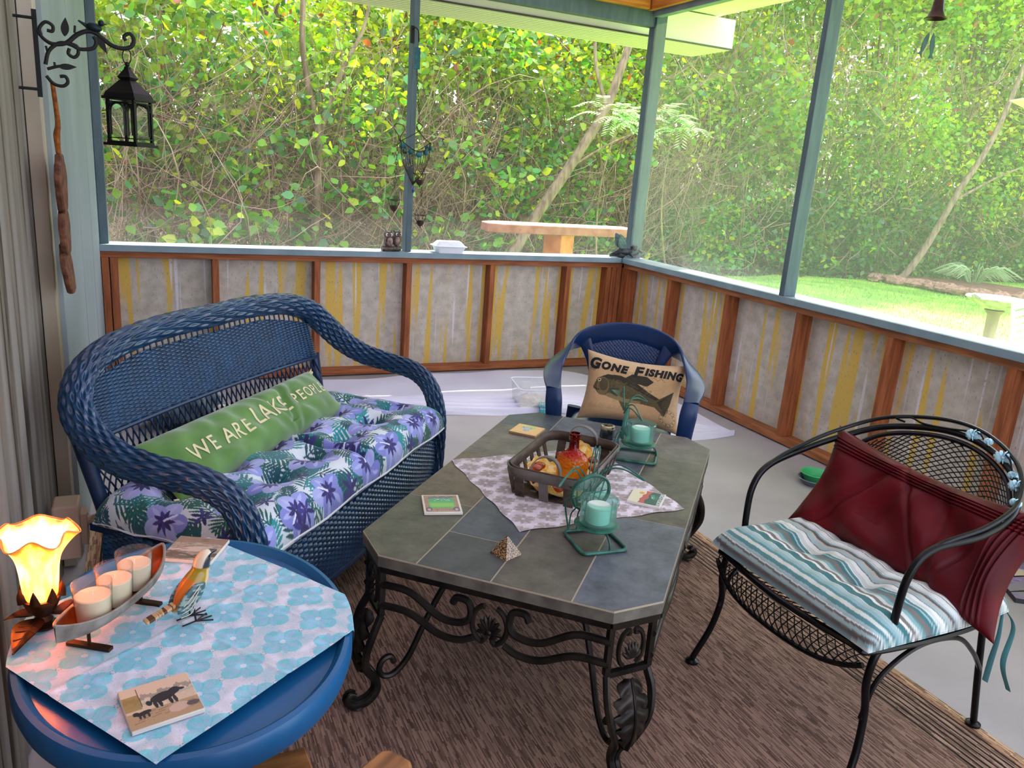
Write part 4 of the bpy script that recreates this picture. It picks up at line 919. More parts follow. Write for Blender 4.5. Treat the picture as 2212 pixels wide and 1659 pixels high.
for i, (x, nm) in enumerate(((-.058, 'nearest of three'), (0.0, 'middle of three'), (.058, 'farthest of three'))):
    M4 = bt_.matrix_basis
    M4 = Matrix.Translation(bt_.location) @ Matrix.Rotation(radians(57), 4, 'Z')
    v = thing('votive_candle', 'clear glass votive with cream wax, %s in the canoe tray' % nm, 'candle', M4 @ Vector((x, 0, .0425)), 0, 'votive candles in the canoe tray')
    m = MB().lathe([(0, 0), (.027, 0), (.0285, .003), (.032, .072), (.031, .0725), (.0273, .005), (0, .004)], k=32); m.build('glass_cup', clear, v)
    m = MB().lathe([(0, .0045), (.0265, .0045), (.0288, .048), (.027, .0495), (0, .0485)], k=28); m.build('candle', flame_wax, v)
    m = MB(); m.tube([(0, 0, .048), (.001, 0, .057)], .001, 5); m.build('wick', wax, v)
# ---------------------------------------------------------------- carved bird
bd = thing('bird_figurine', 'carved painted bird with orange back and blue grey wings standing on wire legs', 'figurine', (-3.222, -3.668, ZT), radians(22))
bcv = {}
def bird_body():
    sec = [(-.034, .030, .003, .005), (-.026, .036, .008, .010), (-.012, .050, .0165, .019), (.002, .066, .0205, .023), (.014, .083, .0195, .020), (.020, .097, .0155, .0155), (.023, .110, .0145, .0145), (.030, .122, .0125, .012), (.040, .126, .006, .006), (.052, .126, .0012, .0012)]
    s_ = catmull(np.array(sec), 60); k = 32; P = np.zeros((k, 60, 3)); ctr = s_[:, :2]; T = np.gradient(ctr, axis=0); T /= np.linalg.norm(T, axis=1)[:, None]; Nn = np.stack([-T[:, 1], T[:, 0]], 1)
    for j in range(k):
        a = j*2*pi/k; P[j, :, 0] = ctr[:, 0]+Nn[:, 0]*np.cos(a)*s_[:, 3]; P[j, :, 2] = ctr[:, 1]+Nn[:, 1]*np.cos(a)*s_[:, 3]; P[j, :, 1] = np.sin(a)*s_[:, 2]
    return P
P = bird_body(); k, n = P.shape[:2]; C = np.zeros((k, n, 3)); A_g, Tg = np.meshgrid(np.arange(k)*2*pi/k, np.linspace(0, 1, n), indexing='ij')
backness = np.cos(A_g)
C[:] = H('c9a46a'); C[backness > .2] = H('c9691c'); C[(Tg > .42) & (Tg < .66)] = H('9c7f1e'); C[(Tg > .62)] = H('2d3440'); C[(Tg > .62) & (backness > .25) & (Tg < .88)] = H('d9c3a8'); C[Tg > .9] = H('2a2422')
C[(backness < -.3) & (Tg < .6)] = H('d9b98a')
mk('body', P.transpose(1, 0, 2)[:, ::-1], gridF(k, n, True), mat('painted_wood', (1, 1, 1), .25, attr=True, coat=.3), bd, C.transpose(1, 0, 2)[:, ::-1])
wingm = mat('painted_wing', H('3f5f6b'), .3, c2=H('8fa4a0'), scale=60, stretch=(1, 1, 3), lo=.5, hi=.56)
for s in (-1, 1):
    m = MB(); m.ball((-.006, s*.018, .056), (.036, .005, .016), 18, R=Matrix.Rotation(radians(-48), 3, 'Y')); w = m.build('wing', wingm, bd)
    m = MB()
    for q in range(4): m.tube([(.008-.003*q, s*.0235, .078-.010*q), (-.010, s*.0245, .060-.010*q), (-.022-.002*q, s*.0215, .046-.007*q)], .0009, 5, 10)
    m.build('wing_stripe', mat('cream_stripe', H('d5cfb8'), .4), w)
    m = MB(); m.ball((.033, s*.0115, .124), .0018, 8); m.build('eye', mat('bead_black', H('0c0c0e'), .1), bd)
m = MB(); m.box((-.056, 0, .036), (.028, .009, .0028), R=Matrix.Rotation(radians(-16), 3, 'Y')); m.build('tail', mat('striped_tail', H('5a3a20'), .4, c2=H('c9a87c'), scale=70, stretch=(1.6, .1, .1), lo=.48, hi=.5), bd, bevel=.002)
for s in (-1, 1):
    m = MB(); m.tube([(0, s*.010, .040), (.003, s*.012, .003)], .0018, 6)
    for b in (-.5, 0, .5): m.tube([(.003, s*.012, .003), (.003+.030*cos(b), s*.012+.030*sin(b), .002)], .0015, 5)
    m.tube([(.003, s*.012, .003), (-.022, s*.012, .002)], .0015, 5); m.build('leg', mat('black_wire', H('141416'), .4), bd)
# ---------------------------------------------------------------- wooden chair and stand at the bottom edge
oak = mat('worn_oak', H('9c6a3c'), .5, c2=H('6b4224'), scale=8, stretch=(1, 6, 6), bump=.15)
wc = thing('wooden_armchair', 'worn wooden armchair whose rounded arm end pokes in at the bottom edge', 'armchair', (-2.960, -4.115, 0), radians(213))
m = MB(); m.prism([(0.01, -.025), (.0, -.012), (0, .025), (.012, .038), (.46, .042), (.46, -.032)][::-1], .525, .553); m.build('arm', oak, wc, bevel=.005)
m = MB(); m.prism([(0.01, .505), (.0, .52), (0, .555), (.012, .568), (.46, .572), (.46, .50)][::-1], .525, .553); m.build('arm', oak, wc, bevel=.005)
m = MB(); m.box((.24, .27, .36), (.22, .24, .02)); m.build('seat', oak, wc, bevel=.008)
for x, y in ((.03, .005), (.43, .005), (.03, .535), (.43, .535)):
    m = MB(); m.box((x, y, .262), (.02, .02, .262)); m.build('leg', oak, wc, bevel=.004)
m = MB(); m.box((.47, .27, .60), (.015, .26, .22)); m.build('backrest', oak, wc, bevel=.01)
st2 = thing('wooden_stool', 'low brown wooden stool tucked under the round blue side table', 'stool', (-3.225, -4.03, 0), radians(4))
m = MB()
for y in (-.065, 0, .065): m.box((0, y, .43), (.17, .030, .011))
m.build('slatted_top', oak, st2, bevel=.003)
m = MB(); m.box((0, 0, .40), (.15, .075, .018)); m.build('apron', mat('dark_oak', H('5a2f18'), .5, c2=H('3c1f10'), scale=8, stretch=(1, 6, 6)), st2, bevel=.002)
for x in (-.135, .135):
    for y in (-.06, .06): m = MB(); m.box((x, y, .2), (.017, .017, .2)); m.build('leg', oak, st2, bevel=.002)
# ---------------------------------------------------------------- blue plastic armchair
FZ = -.009
pc = thing('plastic_armchair', 'dark blue moulded plastic armchair with a basketweave back behind the coffee table', 'chair', (-1.600, -2.570, FZ), radians(-33.5))
plast = mat('navy_plastic', H('14315e'), .32, c2=H('112a52'), scale=3, spec=.5)
def ribbon(path, wv, hw, th, n, k=14):
    P = catmull(path, n); Wv = catmull(wv, n); HW = np.interp(np.linspace(0, 1, n), np.linspace(0, 1, len(hw)), hw)
    T = np.gradient(P, axis=0); T /= np.linalg.norm(T, axis=1)[:, None]; Wv = Wv-T*(Wv*T).sum(1)[:, None]; Wv /= np.linalg.norm(Wv, axis=1)[:, None]; N = np.cross(T, Wv)
    a = np.arange(k)*2*pi/k; ca, sa = np.cos(a), np.sin(a); ca = np.sign(ca)*np.abs(ca)**.6; sa = np.sign(sa)*np.abs(sa)**.6
    V = P[:, None]+Wv[:, None]*(ca[None]*HW[:, None])[..., None]+N[:, None]*(sa*th)[None, :, None]
    F = gridF(k, n, True).tolist(); F.append(tuple(range(k))[::-1]); m = (n-1)*k; F.append(tuple(range(m, m+k))); return V.reshape(-1, 3), F
hp = [(.268, .0, .585), (.285, .09, .608), (.292, .19, .632), (.268, .29, .672), (.205, .355, .722), (.11, .388, .758), (0, .398, .772)]
hw = [(0.95, .0, .3), (1, 0, 0), (.95, .0, -.3), (.75, .1, -.65), (.45, .15, -.9), (.2, .2, -1), (0, .25, -1)]
path = hp+[(-a, b, c) for a, b, c in hp[-2::-1]]; wv = hw+[(-a, b, c) for a, b, c in hw[-2::-1]]
wv = [tuple(w) for w in hw]+[(-a, b, c) for a, b, c in hw[-2::-1]]
V, F = ribbon(path, wv, [.032, .036, .040, .046, .046, .044, .042, .044, .046, .046, .040, .036, .032], .009, 120)
b = MB(); b.add(V, F); b.build('arm_hoop', plast, pc)
for s in (-1, 1):
    V, F = ribbon([(s*.268, -.008, .592), (s*.262, -.022, .54), (s*.255, -.018, .42), (s*.25, -.01, .25), (s*.245, -.02, .0)], [(1, 0, 0)]*5, [.030, .034, .030, .026, .022], .013, 40)
    b = MB(); b.add(V, F); b.build('leg', plast, pc)
    V, F = ribbon([(s*.20, .36, .42), (s*.22, .40, .2), (s*.235, .44, .0)], [(1, 0, 0)]*3, [.030, .026, .022], .012, 20)
    b = MB(); b.add(V, F); b.build('leg', plast, pc)
    V, F = ribbon([(s*.185, .375, .728), (s*.150, .372, .64), (s*.125, .355, .54), (s*.12, .335, .42)], [(1, 0, 0)]*4, [.030, .020, .018, .020], .009, 40)
    b = MB(); b.add(V, F); b.build('back_spar', plast, pc)
# woven-look panel with slots
nu, nv = 150, 170; U, Vv = np.meshgrid(np.linspace(-1, 1, nu), np.linspace(0, 1, nv))
hwid = .118+.035*Vv; X = U*hwid; Z = .42+(.322-.030*U**2)*Vv; Y = .338+.055*Vv+.012*(1-U**2)
p_ = (X+Z)/.0155; q_ = (X-Z)/.0155; i_, j_ = np.floor(p_), np.floor(q_); fp, fq = p_-i_, q_-j_
hgt = np.where((i_+j_) % 2 == 0, np.sin(fp*pi)**.5, -.0+np.sin(fq*pi)**.5)*.0022
slot = (np.abs(fp-.5) > .36) & (np.abs(fq-.5) > .36)
P = np.stack([X, Y-hgt, Z], -1); F = gridF(nu, nv); sl_ = slot.ravel()
keep = ~(sl_[F].all(1)); mk('basketweave_panel', P, F[keep][:, ::-1], plast, pc)
b = MB(); b.add(*ribbon([(0, .0, .395), (0, .2, .385), (0, .35, .40)], [(1, 0, 0)]*3, [.22, .22, .19], .010, 20, 20)); b.build('seat', plast, pc)
# fishing pillow
fp_ = thing('fishing_pillow', 'tan pillow printed GONE FISHING above a large bass on the blue plastic chair', 'pillow')
nu, nv = 260, 200; cv = Cv(nu, nv, H('b8946a')); cv.noise(10, .03); cv.noise(3, .03)
cv.ell(130, 178, 130, 30, 0, H('c8a883'), .7, 'r'); cv.ell(20, 150, 9, 14, -.7, H('8c6a4a'), .6, 'r'); cv.ell(225, 60, 26, 60, 0, H('c3a27c'), .4)
fd, fm, fl = H('2b2416'), H('4f4326'), H('85734c')
cv.poly([(20, 92), (30, 116), (56, 130), (90, 132), (130, 120), (165, 98), (196, 84), (236, 112), (228, 74), (214, 36), (186, 58), (150, 62), (110, 58), (70, 66), (36, 76)], fm)
cv.poly([(30, 116), (56, 130), (90, 132), (130, 120), (165, 98), (196, 84), (186, 78), (150, 92), (100, 112), (56, 118)], fd)
cv.poly([(104, 128), (120, 142), (156, 142), (176, 128), (160, 112), (130, 118)], fd); cv.poly([(96, 60), (120, 62), (128, 40), (112, 30)], fm)
cv.poly([(36, 76), (70, 66), (110, 58), (150, 62), (150, 68), (110, 70), (70, 78)], fl, .8)
for i in range(13): cv.line((192, 74), (234-i*1.2, 110-i*6), 1.5, fd)
for i in range(150): cv.ell(RNG.uniform(60, 180), RNG.uniform(68, 118), 3, 1.8, 0, [fd, H('6a5a30')][i % 2], .35)
cv.ell(48, 96, 20, 27, .1, fd, .7); cv.ell(48, 96, 18, 25, .1, H('6e5c3a'), .9); cv.ell(50, 100, 12, 18, .1, fd, .6); cv.ell(36, 112, 5, 5, 0, H('c9b98a')); cv.ell(36, 112, 3, 3, 0, H('0c0a08')); cv.line((22, 88), (40, 84), 3, fd)
cv.ell(84, 84, 17, 10, -.3, H('2f3a30')); 
for i in range(7): cv.line((74, 88), (97, 90-i*3), 1, H('70785a'))
for i in range(30): a = i/30*2*pi; cv.ell(226+24*cos(a), 34+24*sin(a), 1.2, 1.2, 0, fd, .9); cv.ell(226+15*cos(a), 34+15*sin(a), 1, 1, 0, fd, .9)
for i in range(11): a = i/11*2*pi; cv.ell(226+19.5*cos(a), 34+19.5*sin(a), 2.4, 1.4, a, fd, .8, 'r')
for i in range(12): cv.line((170+i*3, 138+4*sin(i)), (174+i*3, 137+4*sin(i+1)), 1, H('5a4028'), .8)
for i in range(24): cv.line((20+i*4, 30), (22+i*4, 42+5*sin(i*2)), 1.1, H('6b4f33'), .5)
fish_m = fab
PCM = Matrix.Translation(pc.location) @ Matrix.Rotation(radians(-33.5), 4, 'Z')
fp_.matrix_world = PCM @ basis((.045, .235, .548), (1, .05, -.075), (.06, .42, .88))
chop = lambda U, V: -1.1*np.exp(-((U-.02-.03*V)/.05)**2-((V-1)/.6)**2)
_, sf2 = pillow('printed_cover', .215, .150, .06, fish_m, fp_, nu, nv, 5, .10, .12, cv.a, 11, chop)
ink = mat('black_ink', H('0e0c0c'), .8)
letters('G', .068, -.186, .088, sf2, ink, fp_, .0015, .0036, .18, rot=-.1); letters('ONE', .049, -.099, .080, sf2, ink, fp_, .0015, .0032, .18, 1.2, rot=-.06)
letters('F', .072, .004, .078, sf2, ink, fp_, .0015, .0036, .18); letters('ISHING', .048, .119, .085, sf2, ink, fp_, .0015, .0032, .18, 1.14, rot=.0)
# ---------------------------------------------------------------- black mesh chair
blk = mat('black_iron', H('101013'), .3, .5, spec=.6); mesh_m = mat('black_mesh', H('0d0d10'), .45, .3)
bc = thing('mesh_chair', 'black wrought iron tub chair with mesh back and pale blue enamel flowers', 'chair', (-1.5, -3.72, 0), 0)
hoop = [(-.215, .258, .395), (-.222, .260, .48), (-.212, .264, .575), (-.16, .270, .632), (-.02, .290, .660), (.10, .275, .695), (.19, .205, .745), (.245, .10, .775), (.262, 0, .785)]
full = hoop+[(a, -b, c) for a, b, c in hoop[-2::-1]]; HP = catmull(full, 160)
b = MB(); b.tube(HP, .0095, 10); b.build('arm_rail', blk, bc)
up = HP[28:-28].copy(); s_ = np.linspace(-1, 1, len(up)); up[:, 2] += .030*(1-s_**4); up[:, 0] += .006
b = MB(); b.tube(up, .006, 8); b.build('top_rail', blk, bc)
dn = HP[50:-50].copy(); s_ = np.linspace(-1, 1, len(dn)); dn[:, 2] -= .018+.10*np.abs(s_)**6; dn[:, 0] -= .012
b = MB(); b.tube(dn, .007, 8); 
seat_z = .385
ring = [(-.30, .22), (-.325, 0), (-.30, -.22), (-.27, -.262), (0, -.27), (.16, -.24), (.22, -.12), (.235, 0), (.22, .12), (.16, .24), (0, .27), (-.27, .262)]
b.build('mesh_hoop', blk, bc)
b = MB(); b.tube([(x, y, seat_z) for x, y in ring], .009, 8, 90, closed=True); b.build('seat_ring', blk, bc)
# back mesh
def backsurf(s, t):     # s -1..1 around the back, t 0..1 up
    ang = s*1.15; x0, y0 = .235*np.cos(ang*1.0)-.0, .262*np.sin(ang*1.25)
    zt = np.interp(np.abs(s), np.linspace(0, 1, 50), np.interp(np.linspace(0, 1, 50), [0, .35, .65, .85, 1], [.765, .752, .705, .65, .60]))
    z = .40+(zt-.40)*t; x = x0*(.90+.10*t)+.012*t; return np.stack([x, y0, z], -1)
b = MB(); NL = 26
for d in (-1, 1):
    for k in range(-16, 42):
        ss = np.linspace(-1, 1, 60); t = ss*.56*d+k*.042
        ok = (t >= 0) & (t <= 1)
        if ok.sum() < 2: continue
        pts = backsurf(ss[ok], t[ok]); b.tube(pts, .0017, 4, caps=False)
b.build('mesh_back', mesh_m, bc)
b = MB()
for d in (-1, 1):
    for k in np.arange(-.6, .62, .026):
        q = []
        for t in np.linspace(0, 1, 16):
            x = -.31+.53*t; y = k+d*(x+.05)*.62
            hw_ = .262*np.clip(1-((x+.05)/.30)**4, 0, 1)**.5
            if abs(y) < hw_+.004: q.append((x, y, seat_z-.004-.035*(1-((x+.04)/.28)**2)*(1-(y/.27)**2)))
        if len(q) > 1: b.tube(q, .0016, 4, caps=False)
b.build('mesh_seat', mesh_m, bc)
# curved mesh apron at the front
b = MB(); apf = lambda s, t: np.array([-.30-.045*(1-s*s)-.012*sin(pi*t), s*.262, seat_z-.002-t*(.030+.045*(1-s**4))])
for d in (-1, 1):
    for k in np.arange(-2.6, 2.7, .085):
        q = [apf(k+d*t*.16-.0, t) for t in np.linspace(0, 1, 5) if abs(k+d*t*.16) <= 1]
        if len(q) > 1: b.tube(q, .0016, 4, caps=False)
b.build('mesh_apron', mesh_m, bc)
b = MB(); b.tube([apf(s, 1.0) for s in np.linspace(-1, 1, 30)], .007, 8); b.build('front_rail', blk, bc)
for s in (-1, 1):
    b = MB(); b.tube([(-.215, s*.258, .40), (-.262, s*.262, .375), (-.275, s*.262, .30), (-.262, s*.264, .22), (-.275, s*.275, .12), (-.315, s*.29, .015)], .0095, 10, 40); b.lathe([(0, 0), (.02, 0), (.02, .006), (.009, .012), (0, .012)], (-.315, s*.29, 0), 16); b.build('leg', blk, bc)
    b = MB(); b.tube([(.20, s*.20, .60), (.205, s*.205, .40), (.235, s*.21, .2), (.275, s*.212, .012)], .0095, 10, 30); b.lathe([(0, 0), (.02, 0), (.02, .006), (.009, .012), (0, .012)], (.275, s*.212, 0), 16); b.build('leg', blk, bc)
    b = MB(); b.tube([(-.27, s*.263, .20), (-.235, s*.262, .30), (-.12, s*.262, .365), (.02, s*.262, .36), (.14, s*.24, .28), (.235, s*.215, .19)], .0065, 8, 40); b.build('side_brace', blk, bc)
    b = MB(); b.tube([(.15, s*.24, seat_z), (.175, s*.245, .52), (.15, s*.25, .70)], .008, 8, 12); b.build('back_post', blk, bc)
# scroll and flowers on the top rail
pb = mat('pale_blue_enamel', H('b9e6f4'), .3); npb = len(up)
def on_up(f, dz=0): i = int(f*(npb-1)); return up[i]+np.array([-.012, 0, -.016+dz])
b = MB(); b.tube([on_up(.36, 0), on_up(.345, .012), on_up(.37, .014), on_up(.40, -.002), on_up(.46, -.006), on_up(.52, .004)], .003, 6, 40); b.tube([on_up(f, .012*sin(f*60)) for f in np.linspace(.52, .86, 30)], .0025, 6); b.build('scroll_vine', blk, bc)
for f, R, dz in ((.54, .020, 0), (.59, .011, .006), (.645, .024, 0), (.69, .013, -.008), (.735, .020, 0), (.78, .013, .004)):
    c = on_up(f, dz); b = MB()
    for k in range(11):
        a = k*2*pi/11; d = np.array([-.35*cos(a), cos(a)*.94, sin(a)*.8]); b.tube([c, c+d*R*.55+np.array([-.006, 0, .002]), c+d*R], [.003, .0055, .0035], 5, 6, flat=.4)
    b.ball(c+np.array([-.005, 0, .001]), .005, 8); b.build('enamel_flower', pb, bc)
# striped cushion
sc_ = thing('seat_pad', 'teal, white and grey striped tufted seat pad on the black mesh chair', 'cushion', (-1.545, -3.722, .413), 0)
nu, nv = 360, 180; U, Vv = np.meshgrid(np.linspace(-1, 1, nu), np.linspace(-1, 1, nv))
pal = [H('7fa3a6'), H('dfe6e2'), H('4f8488'), H('c9cfc9'), H('6f6a66'), H('9fb9ba'), H('e6ebe6'), H('2f6f74'), H('b9b7ae'), H('86a9ae'), H('5a5552'), H('d9e0dd')]
r = np.random.default_rng(8); stp = []; x = 0
while x < 400: w = r.integers(1, 5); stp += [pal[r.integers(len(pal))]]*w; x += w
tuft = sum(np.exp(-(((U-a)*.26/.05)**2+((Vv-b2)*.27/.05)**2)*1.2) for a, b2 in ((.3, -.33), (.3, .33), (-.35, -.33), (-.35, .33)))
rd = (np.clip(1-np.abs(U)**11, 0, 1)*np.clip(1-np.abs(Vv)**11, 0, 1))**.5
X = U*.275*(1-.10*Vv**4*(U > 0)); Y = Vv*.282*(1-.06*(U > 0)*U**2); Zc = -.010+.066*rd*(1-.5*np.clip(tuft, 0, 1))+.002*np.sin(Vv*30+U*8)*rd
arc = (X-(-.275))+Zc*.9*0; idx = np.clip(((U+1)/2*230+3*np.sin(Vv*2)+2*tuft).astype(int), 0, 399); arcl = np.cumsum(np.sqrt(np.gradient(X, axis=1)**2+np.gradient(Zc-.0*X, axis=1)**2), axis=1); idx = np.clip((arcl/.0030).astype(int), 0, 399); Cc = np.array(stp)[idx]
edg = np.array(stp)[np.clip((150+(rd*0)+np.abs(Zc)*900).astype(int), 0, 399)]
mk('pad_cover', np.stack([X, Y, Zc], -1), gridF(nu, nv), fab, sc_, Cc)
mk('pad_underside', np.stack([X, Y, -.006-.014*rd], -1)[::3, ::3][:, ::-1], gridF(54, 60), mat('teal_fabric', H('6f9a9d'), .9), sc_)
tealr = mat('teal_ribbon', H('5fa0a3'), .8)
for q in ([(.245, -.25, -.005), (.275, -.27, -.06), (.262, -.275, -.16), (.30, -.285, -.245)], [(.245, -.25, -.005), (.235, -.262, -.08), (.230, -.262, -.15), (.228, -.262, -.215)]):
    V, F = ribbon(q, [(0, 1, .2)]*4, [.003, .006, .008, .008], .0008, 24, 6); b = MB(); b.add(V, F); b.build('tie', tealr, sc_)
# red pillow
rp_ = thing('red_pillow', 'dark red satin pillow with pleated rows on the black mesh chair', 'pillow')
rp_.matrix_world = basis((-1.425, -3.745, .562), (.02, -1, -.03), (.40, .0, .85))
red = mat('crimson_satin', H('640613'), .5, c2=H('4c040f'), scale=6, spec=.25)
plt_ = lambda U, V: .35*np.sin(V*95)*(np.abs(V-.68) < .13)+.35*np.sin(U*150)*(np.abs(U-.83) < .07)-.9*np.exp(-((U+.12-.2*V)/.07)**2)*(V > -.3)-.8*np.exp(-((U-.35+.1*V)/.06)**2)+.5*np.sin(V*5+U*9)-.6*np.exp(-((U-.12+.3*V)/.03)**2)-.6*np.exp(-((U+.42-.3*V)/.035)**2)-.5*np.exp(-((U-.62-.2*V)/.03)**2)
pillow('satin_cover', .335, .165, .065, red, rp_, 260, 160, 5, .12, .26, None, 21, plt_)
# ---------------------------------------------------------------- things on the floor by the back wall
bk_e = catmull([(-2.43, -.09), (-2.0, -.10), (-1.6, -.05), (-1.2, -.05), (-.85, -.05), (-.5, -.12), (-.26, -.5), (-.12, -1.0), (-.14, -1.60)], 260)
ft_e = catmull([(-2.46, -.62), (-2.30, -.82), (-1.87, -.90), (-1.39, -1.02), (-1.0, -1.05), (-.82, -1.25), (-.70, -1.62), (-.42, -1.68), (-.17, -1.66)], 260)
n, k = 260, 110; t = np.linspace(0, 1, k)[:, None]; P = np.zeros((k, n, 3))
P[..., 0] = bk_e[:, 0]*(1-t)+ft_e[:, 0]*t; P[..., 1] = bk_e[:, 1]*(1-t)+ft_e[:, 1]*t
s = np.linspace(0, 1, n)[None]; fold = np.clip((t-.58)/.42, 0, 1)
P[..., 2] = FZ+.004+.006*(np.sin(s*31+t*9)+1)*(1-fold)*.6+.032*fold**.5*np.abs(np.sin(t*34+1.5*np.sin(s*9)+s*3))**1.5+.03*np.exp(-((s-.13)/.05)**2-((t-.75)/.14)**2)*(1+.5*np.sin(s*260)*np.sin(t*50))
P[0, :, 2] = FZ+.001; P[-1, :, 2] = FZ+.001
dc = mk('drop_cloth', P, gridF(n, k)[:, ::-1], mat('white_sheet', H('e0dcee'), .9, c2=H('d3cfe6'), scale=2), None); tag(dc, 'rumpled white cloth spread on the concrete in the back corner', 'sheet')
pl_clear = glassm('clear_plastic', (.96, .97, .99), .1, .22)
bn = thing('plastic_bin', 'clear plastic storage bin with a sandy heap inside on the white cloth', 'bin', (-1.110, -.880, .012), radians(-12))
def tub(h, hx, hy, tp, th, m, name, par, r=.03):
    a, b = rrect(hx, hy, r), rrect(hx*tp, hy*tp, r*1.1); a2, b2 = rrect(hx-th, hy-th, r*.9), rrect(hx*tp-th, hy*tp-th, r); k = len(a)
    z = lambda p, zz: np.c_[p, np.full(k, zz)]
    V = np.vstack([z(a, 0), z(b, h), z(b2, h), z(a2, th)]); F = gridF(k, 4, True).tolist(); F.append(tuple(range(k))[::-1]); F.append(tuple(range(3*k, 4*k)))
    bb = MB(); bb.add(V, F); return bb.build(name, m, par)
tub(.125, .115, .135, 1.1, .002, pl_clear, 'bin_body', bn)
q = rrect(.128, .150, .034); b = MB(); b.tube(np.c_[q, np.full(len(q), .125)], .004, 6, closed=True); b.build('rim', mat('frosted_rim', H('e8ecf2'), .3), bn)
b = MB(); n_ = 30; U, Vv = np.meshgrid(np.linspace(-1, 1, n_), np.linspace(-1, 1, n_)); Zs = .004+.05*np.clip(1-U**2*.8-Vv**2*.6, 0, 1)*(1+.2*np.sin(U*6)*np.cos(Vv*5)); b.add(np.stack([U*.108, Vv*.128, Zs], -1), gridF(n_, n_).tolist()); b.build('sandy_heap', mat('sand', H('c9beb4'), .95, c2=H('a89a90'), scale=60, bump=.3), bn)
b = MB(); b.box((-.03, .11, .085), (.028, .0015, .026)); b.build('paper_label', mat('paper', H('e6e6ea'), .8), bn, smooth=False)
tb = thing('teal_basket', 'small teal slotted plastic basket in front of the clear bin', 'basket', (-1.095, -1.065, .010), radians(-25)); tl = mat('teal_plastic', H('1ea5ad'), .35)
b = MB()
for sx, L_, f in ((1, .055, 0), (1, .04, 1)):
    for sgn in (-1, 1):
        for x in np.linspace(-L_, L_, 12):
            p0, p1 = ((x, sgn*.04, 0), (x*1.1, sgn*.048, .042)) if f == 0 else ((sgn*.055, x, 0), (sgn*.064, x*1.1, .042)); b.tube([p0, p1], .0022, 4)
b.build('slots', tl, tb)
for z, a_, c_ in ((.002, .055, .04), (.042, .064, .048)):
    q = rrect(a_, c_, .01, 4); b = MB(); b.tube(np.c_[q, np.full(len(q), z)], .003, 6, closed=True)
    if z < .01: b.box((0, 0, .001), (.052, .037, .001))
    b.build('band', tl, tb)
dish = thing('green_dish', 'green plastic dish stacked in a grey dish on the concrete by the right wall', 'dish', (-.250, -2.372, FZ+.012), 0)
MB().lathe([(.03, .004), (.055, .006), (.072, .040), (.076, .042), (.074, .045), (.068, .042), (.052, .010), (0, .009)], k=36).build('bowl', mat('green_plastic', H('3fae6a'), .35), dish)
d2 = MB().lathe([(.03, 0), (.06, .002), (.083, .030), (.088, .032), (.084, .035), (.078, .032), (.06, .005), (0, .004)], k=36).build('grey_dish', mat('grey_ceramic', H('5c6670'), .35), None, loc=(-.262, -2.385, FZ)); tag(d2, 'shallow grey dish under the green one by the right wall', 'dish')
cv = Cv(120, 120, H('8f7f9c')); cv.noise(5, .12); cv.ell(60, 30, 60, 30, 0, H('8b8b86'), .8); cv.ell(40, 92, 26, 14, .3, H('d4c8a8')); cv.ell(90, 80, 20, 14, .2, H('c05a6c'), .8)
for i in range(6): cv.ell(10+RNG.uniform(0, 90), 50+RNG.uniform(-20, 40), 40, 2.2, RNG.uniform(-.5, 1.2), H('17161a'))
pm = thing('painted_canvas', 'small painted canvas with black branches lying flat on the floor at the right edge', 'painting', (-.190, -3.475, FZ), radians(-35))
MB().box((0, 0, .009), (.15, .15, .009)).build('canvas_frame', mat('canvas_edge', H('2a2a30'), .7), pm, smooth=False)
U, Vv = np.meshgrid(np.linspace(-1, 1, 120), np.linspace(-1, 1, 120)); mk('painted_face', np.stack([U*.149, Vv*.149, np.full_like(U, .0185)], -1), gridF(120, 120), painted, pm, cv.a)
kc = thing('toddler_chair', 'small bright blue plastic toddler chair behind the black mesh chair', 'chair', (-.02-.03, -3.27, FZ), radians(60)); kc.scale = (.62,)*3; kb = mat('bright_blue_plastic', H('2a7fc8'), .35)
for x in (-.10, .10):
    for y in (-.10, .10): b = MB(); b.tube([(x*1.15, y*1.15, 0), (x, y, .17)], [.014, .018], 8); b.build('leg', kb, kc)
b = MB(); b.box((0, 0, .175), (.13, .13, .010)); b.build('seat', kb, kc, bevel=.008)
b = MB(); b.box((0, .125, .30), (.12, .008, .05)); b.build('backrest', kb, kc, bevel=.006)
for x in (-.10, .10): b = MB(); b.bar((x, .125, .18), (x, .125, .30), .02, .014); b.build('back_post', kb, kc)
pbg = thing('wrapped_bundle', 'dark bundle wrapped in clear plastic on the floor behind the loveseat', 'bag', (-3.16, -.80, FZ), 0)
b = MB(); t = np.linspace(0, pi, 26); a = np.linspace(0, 2*pi, 60, endpoint=False); T, A = np.meshgrid(t, a, indexing='ij'); rr_ = 1+.10*np.sin(A*7+T*5)*np.sin(T)+.06*np.sin(A*13-T*9)
b.add(np.stack([np.sin(T)*np.cos(A)*.19*rr_, np.sin(T)*np.sin(A)*.16*rr_, .12-np.cos(T)*.12*rr_], -1), gridF(60, 26, True).tolist()); b.V[0][:, 2] = np.maximum(b.V[0][:, 2], 0); b.build('dark_bundle', mat('dark_teal_cloth', H('20323a'), .6, c2=H('38505a'), scale=12), pbg)
b2 = MB(); b2.add(b.V[0]*np.array([1.08, 1.08, 1.08]), gridF(60, 26, True).tolist()); b2.build('plastic_wrap', glassm('crinkled_plastic', (.9, .95, .97), .15, .08), pbg)
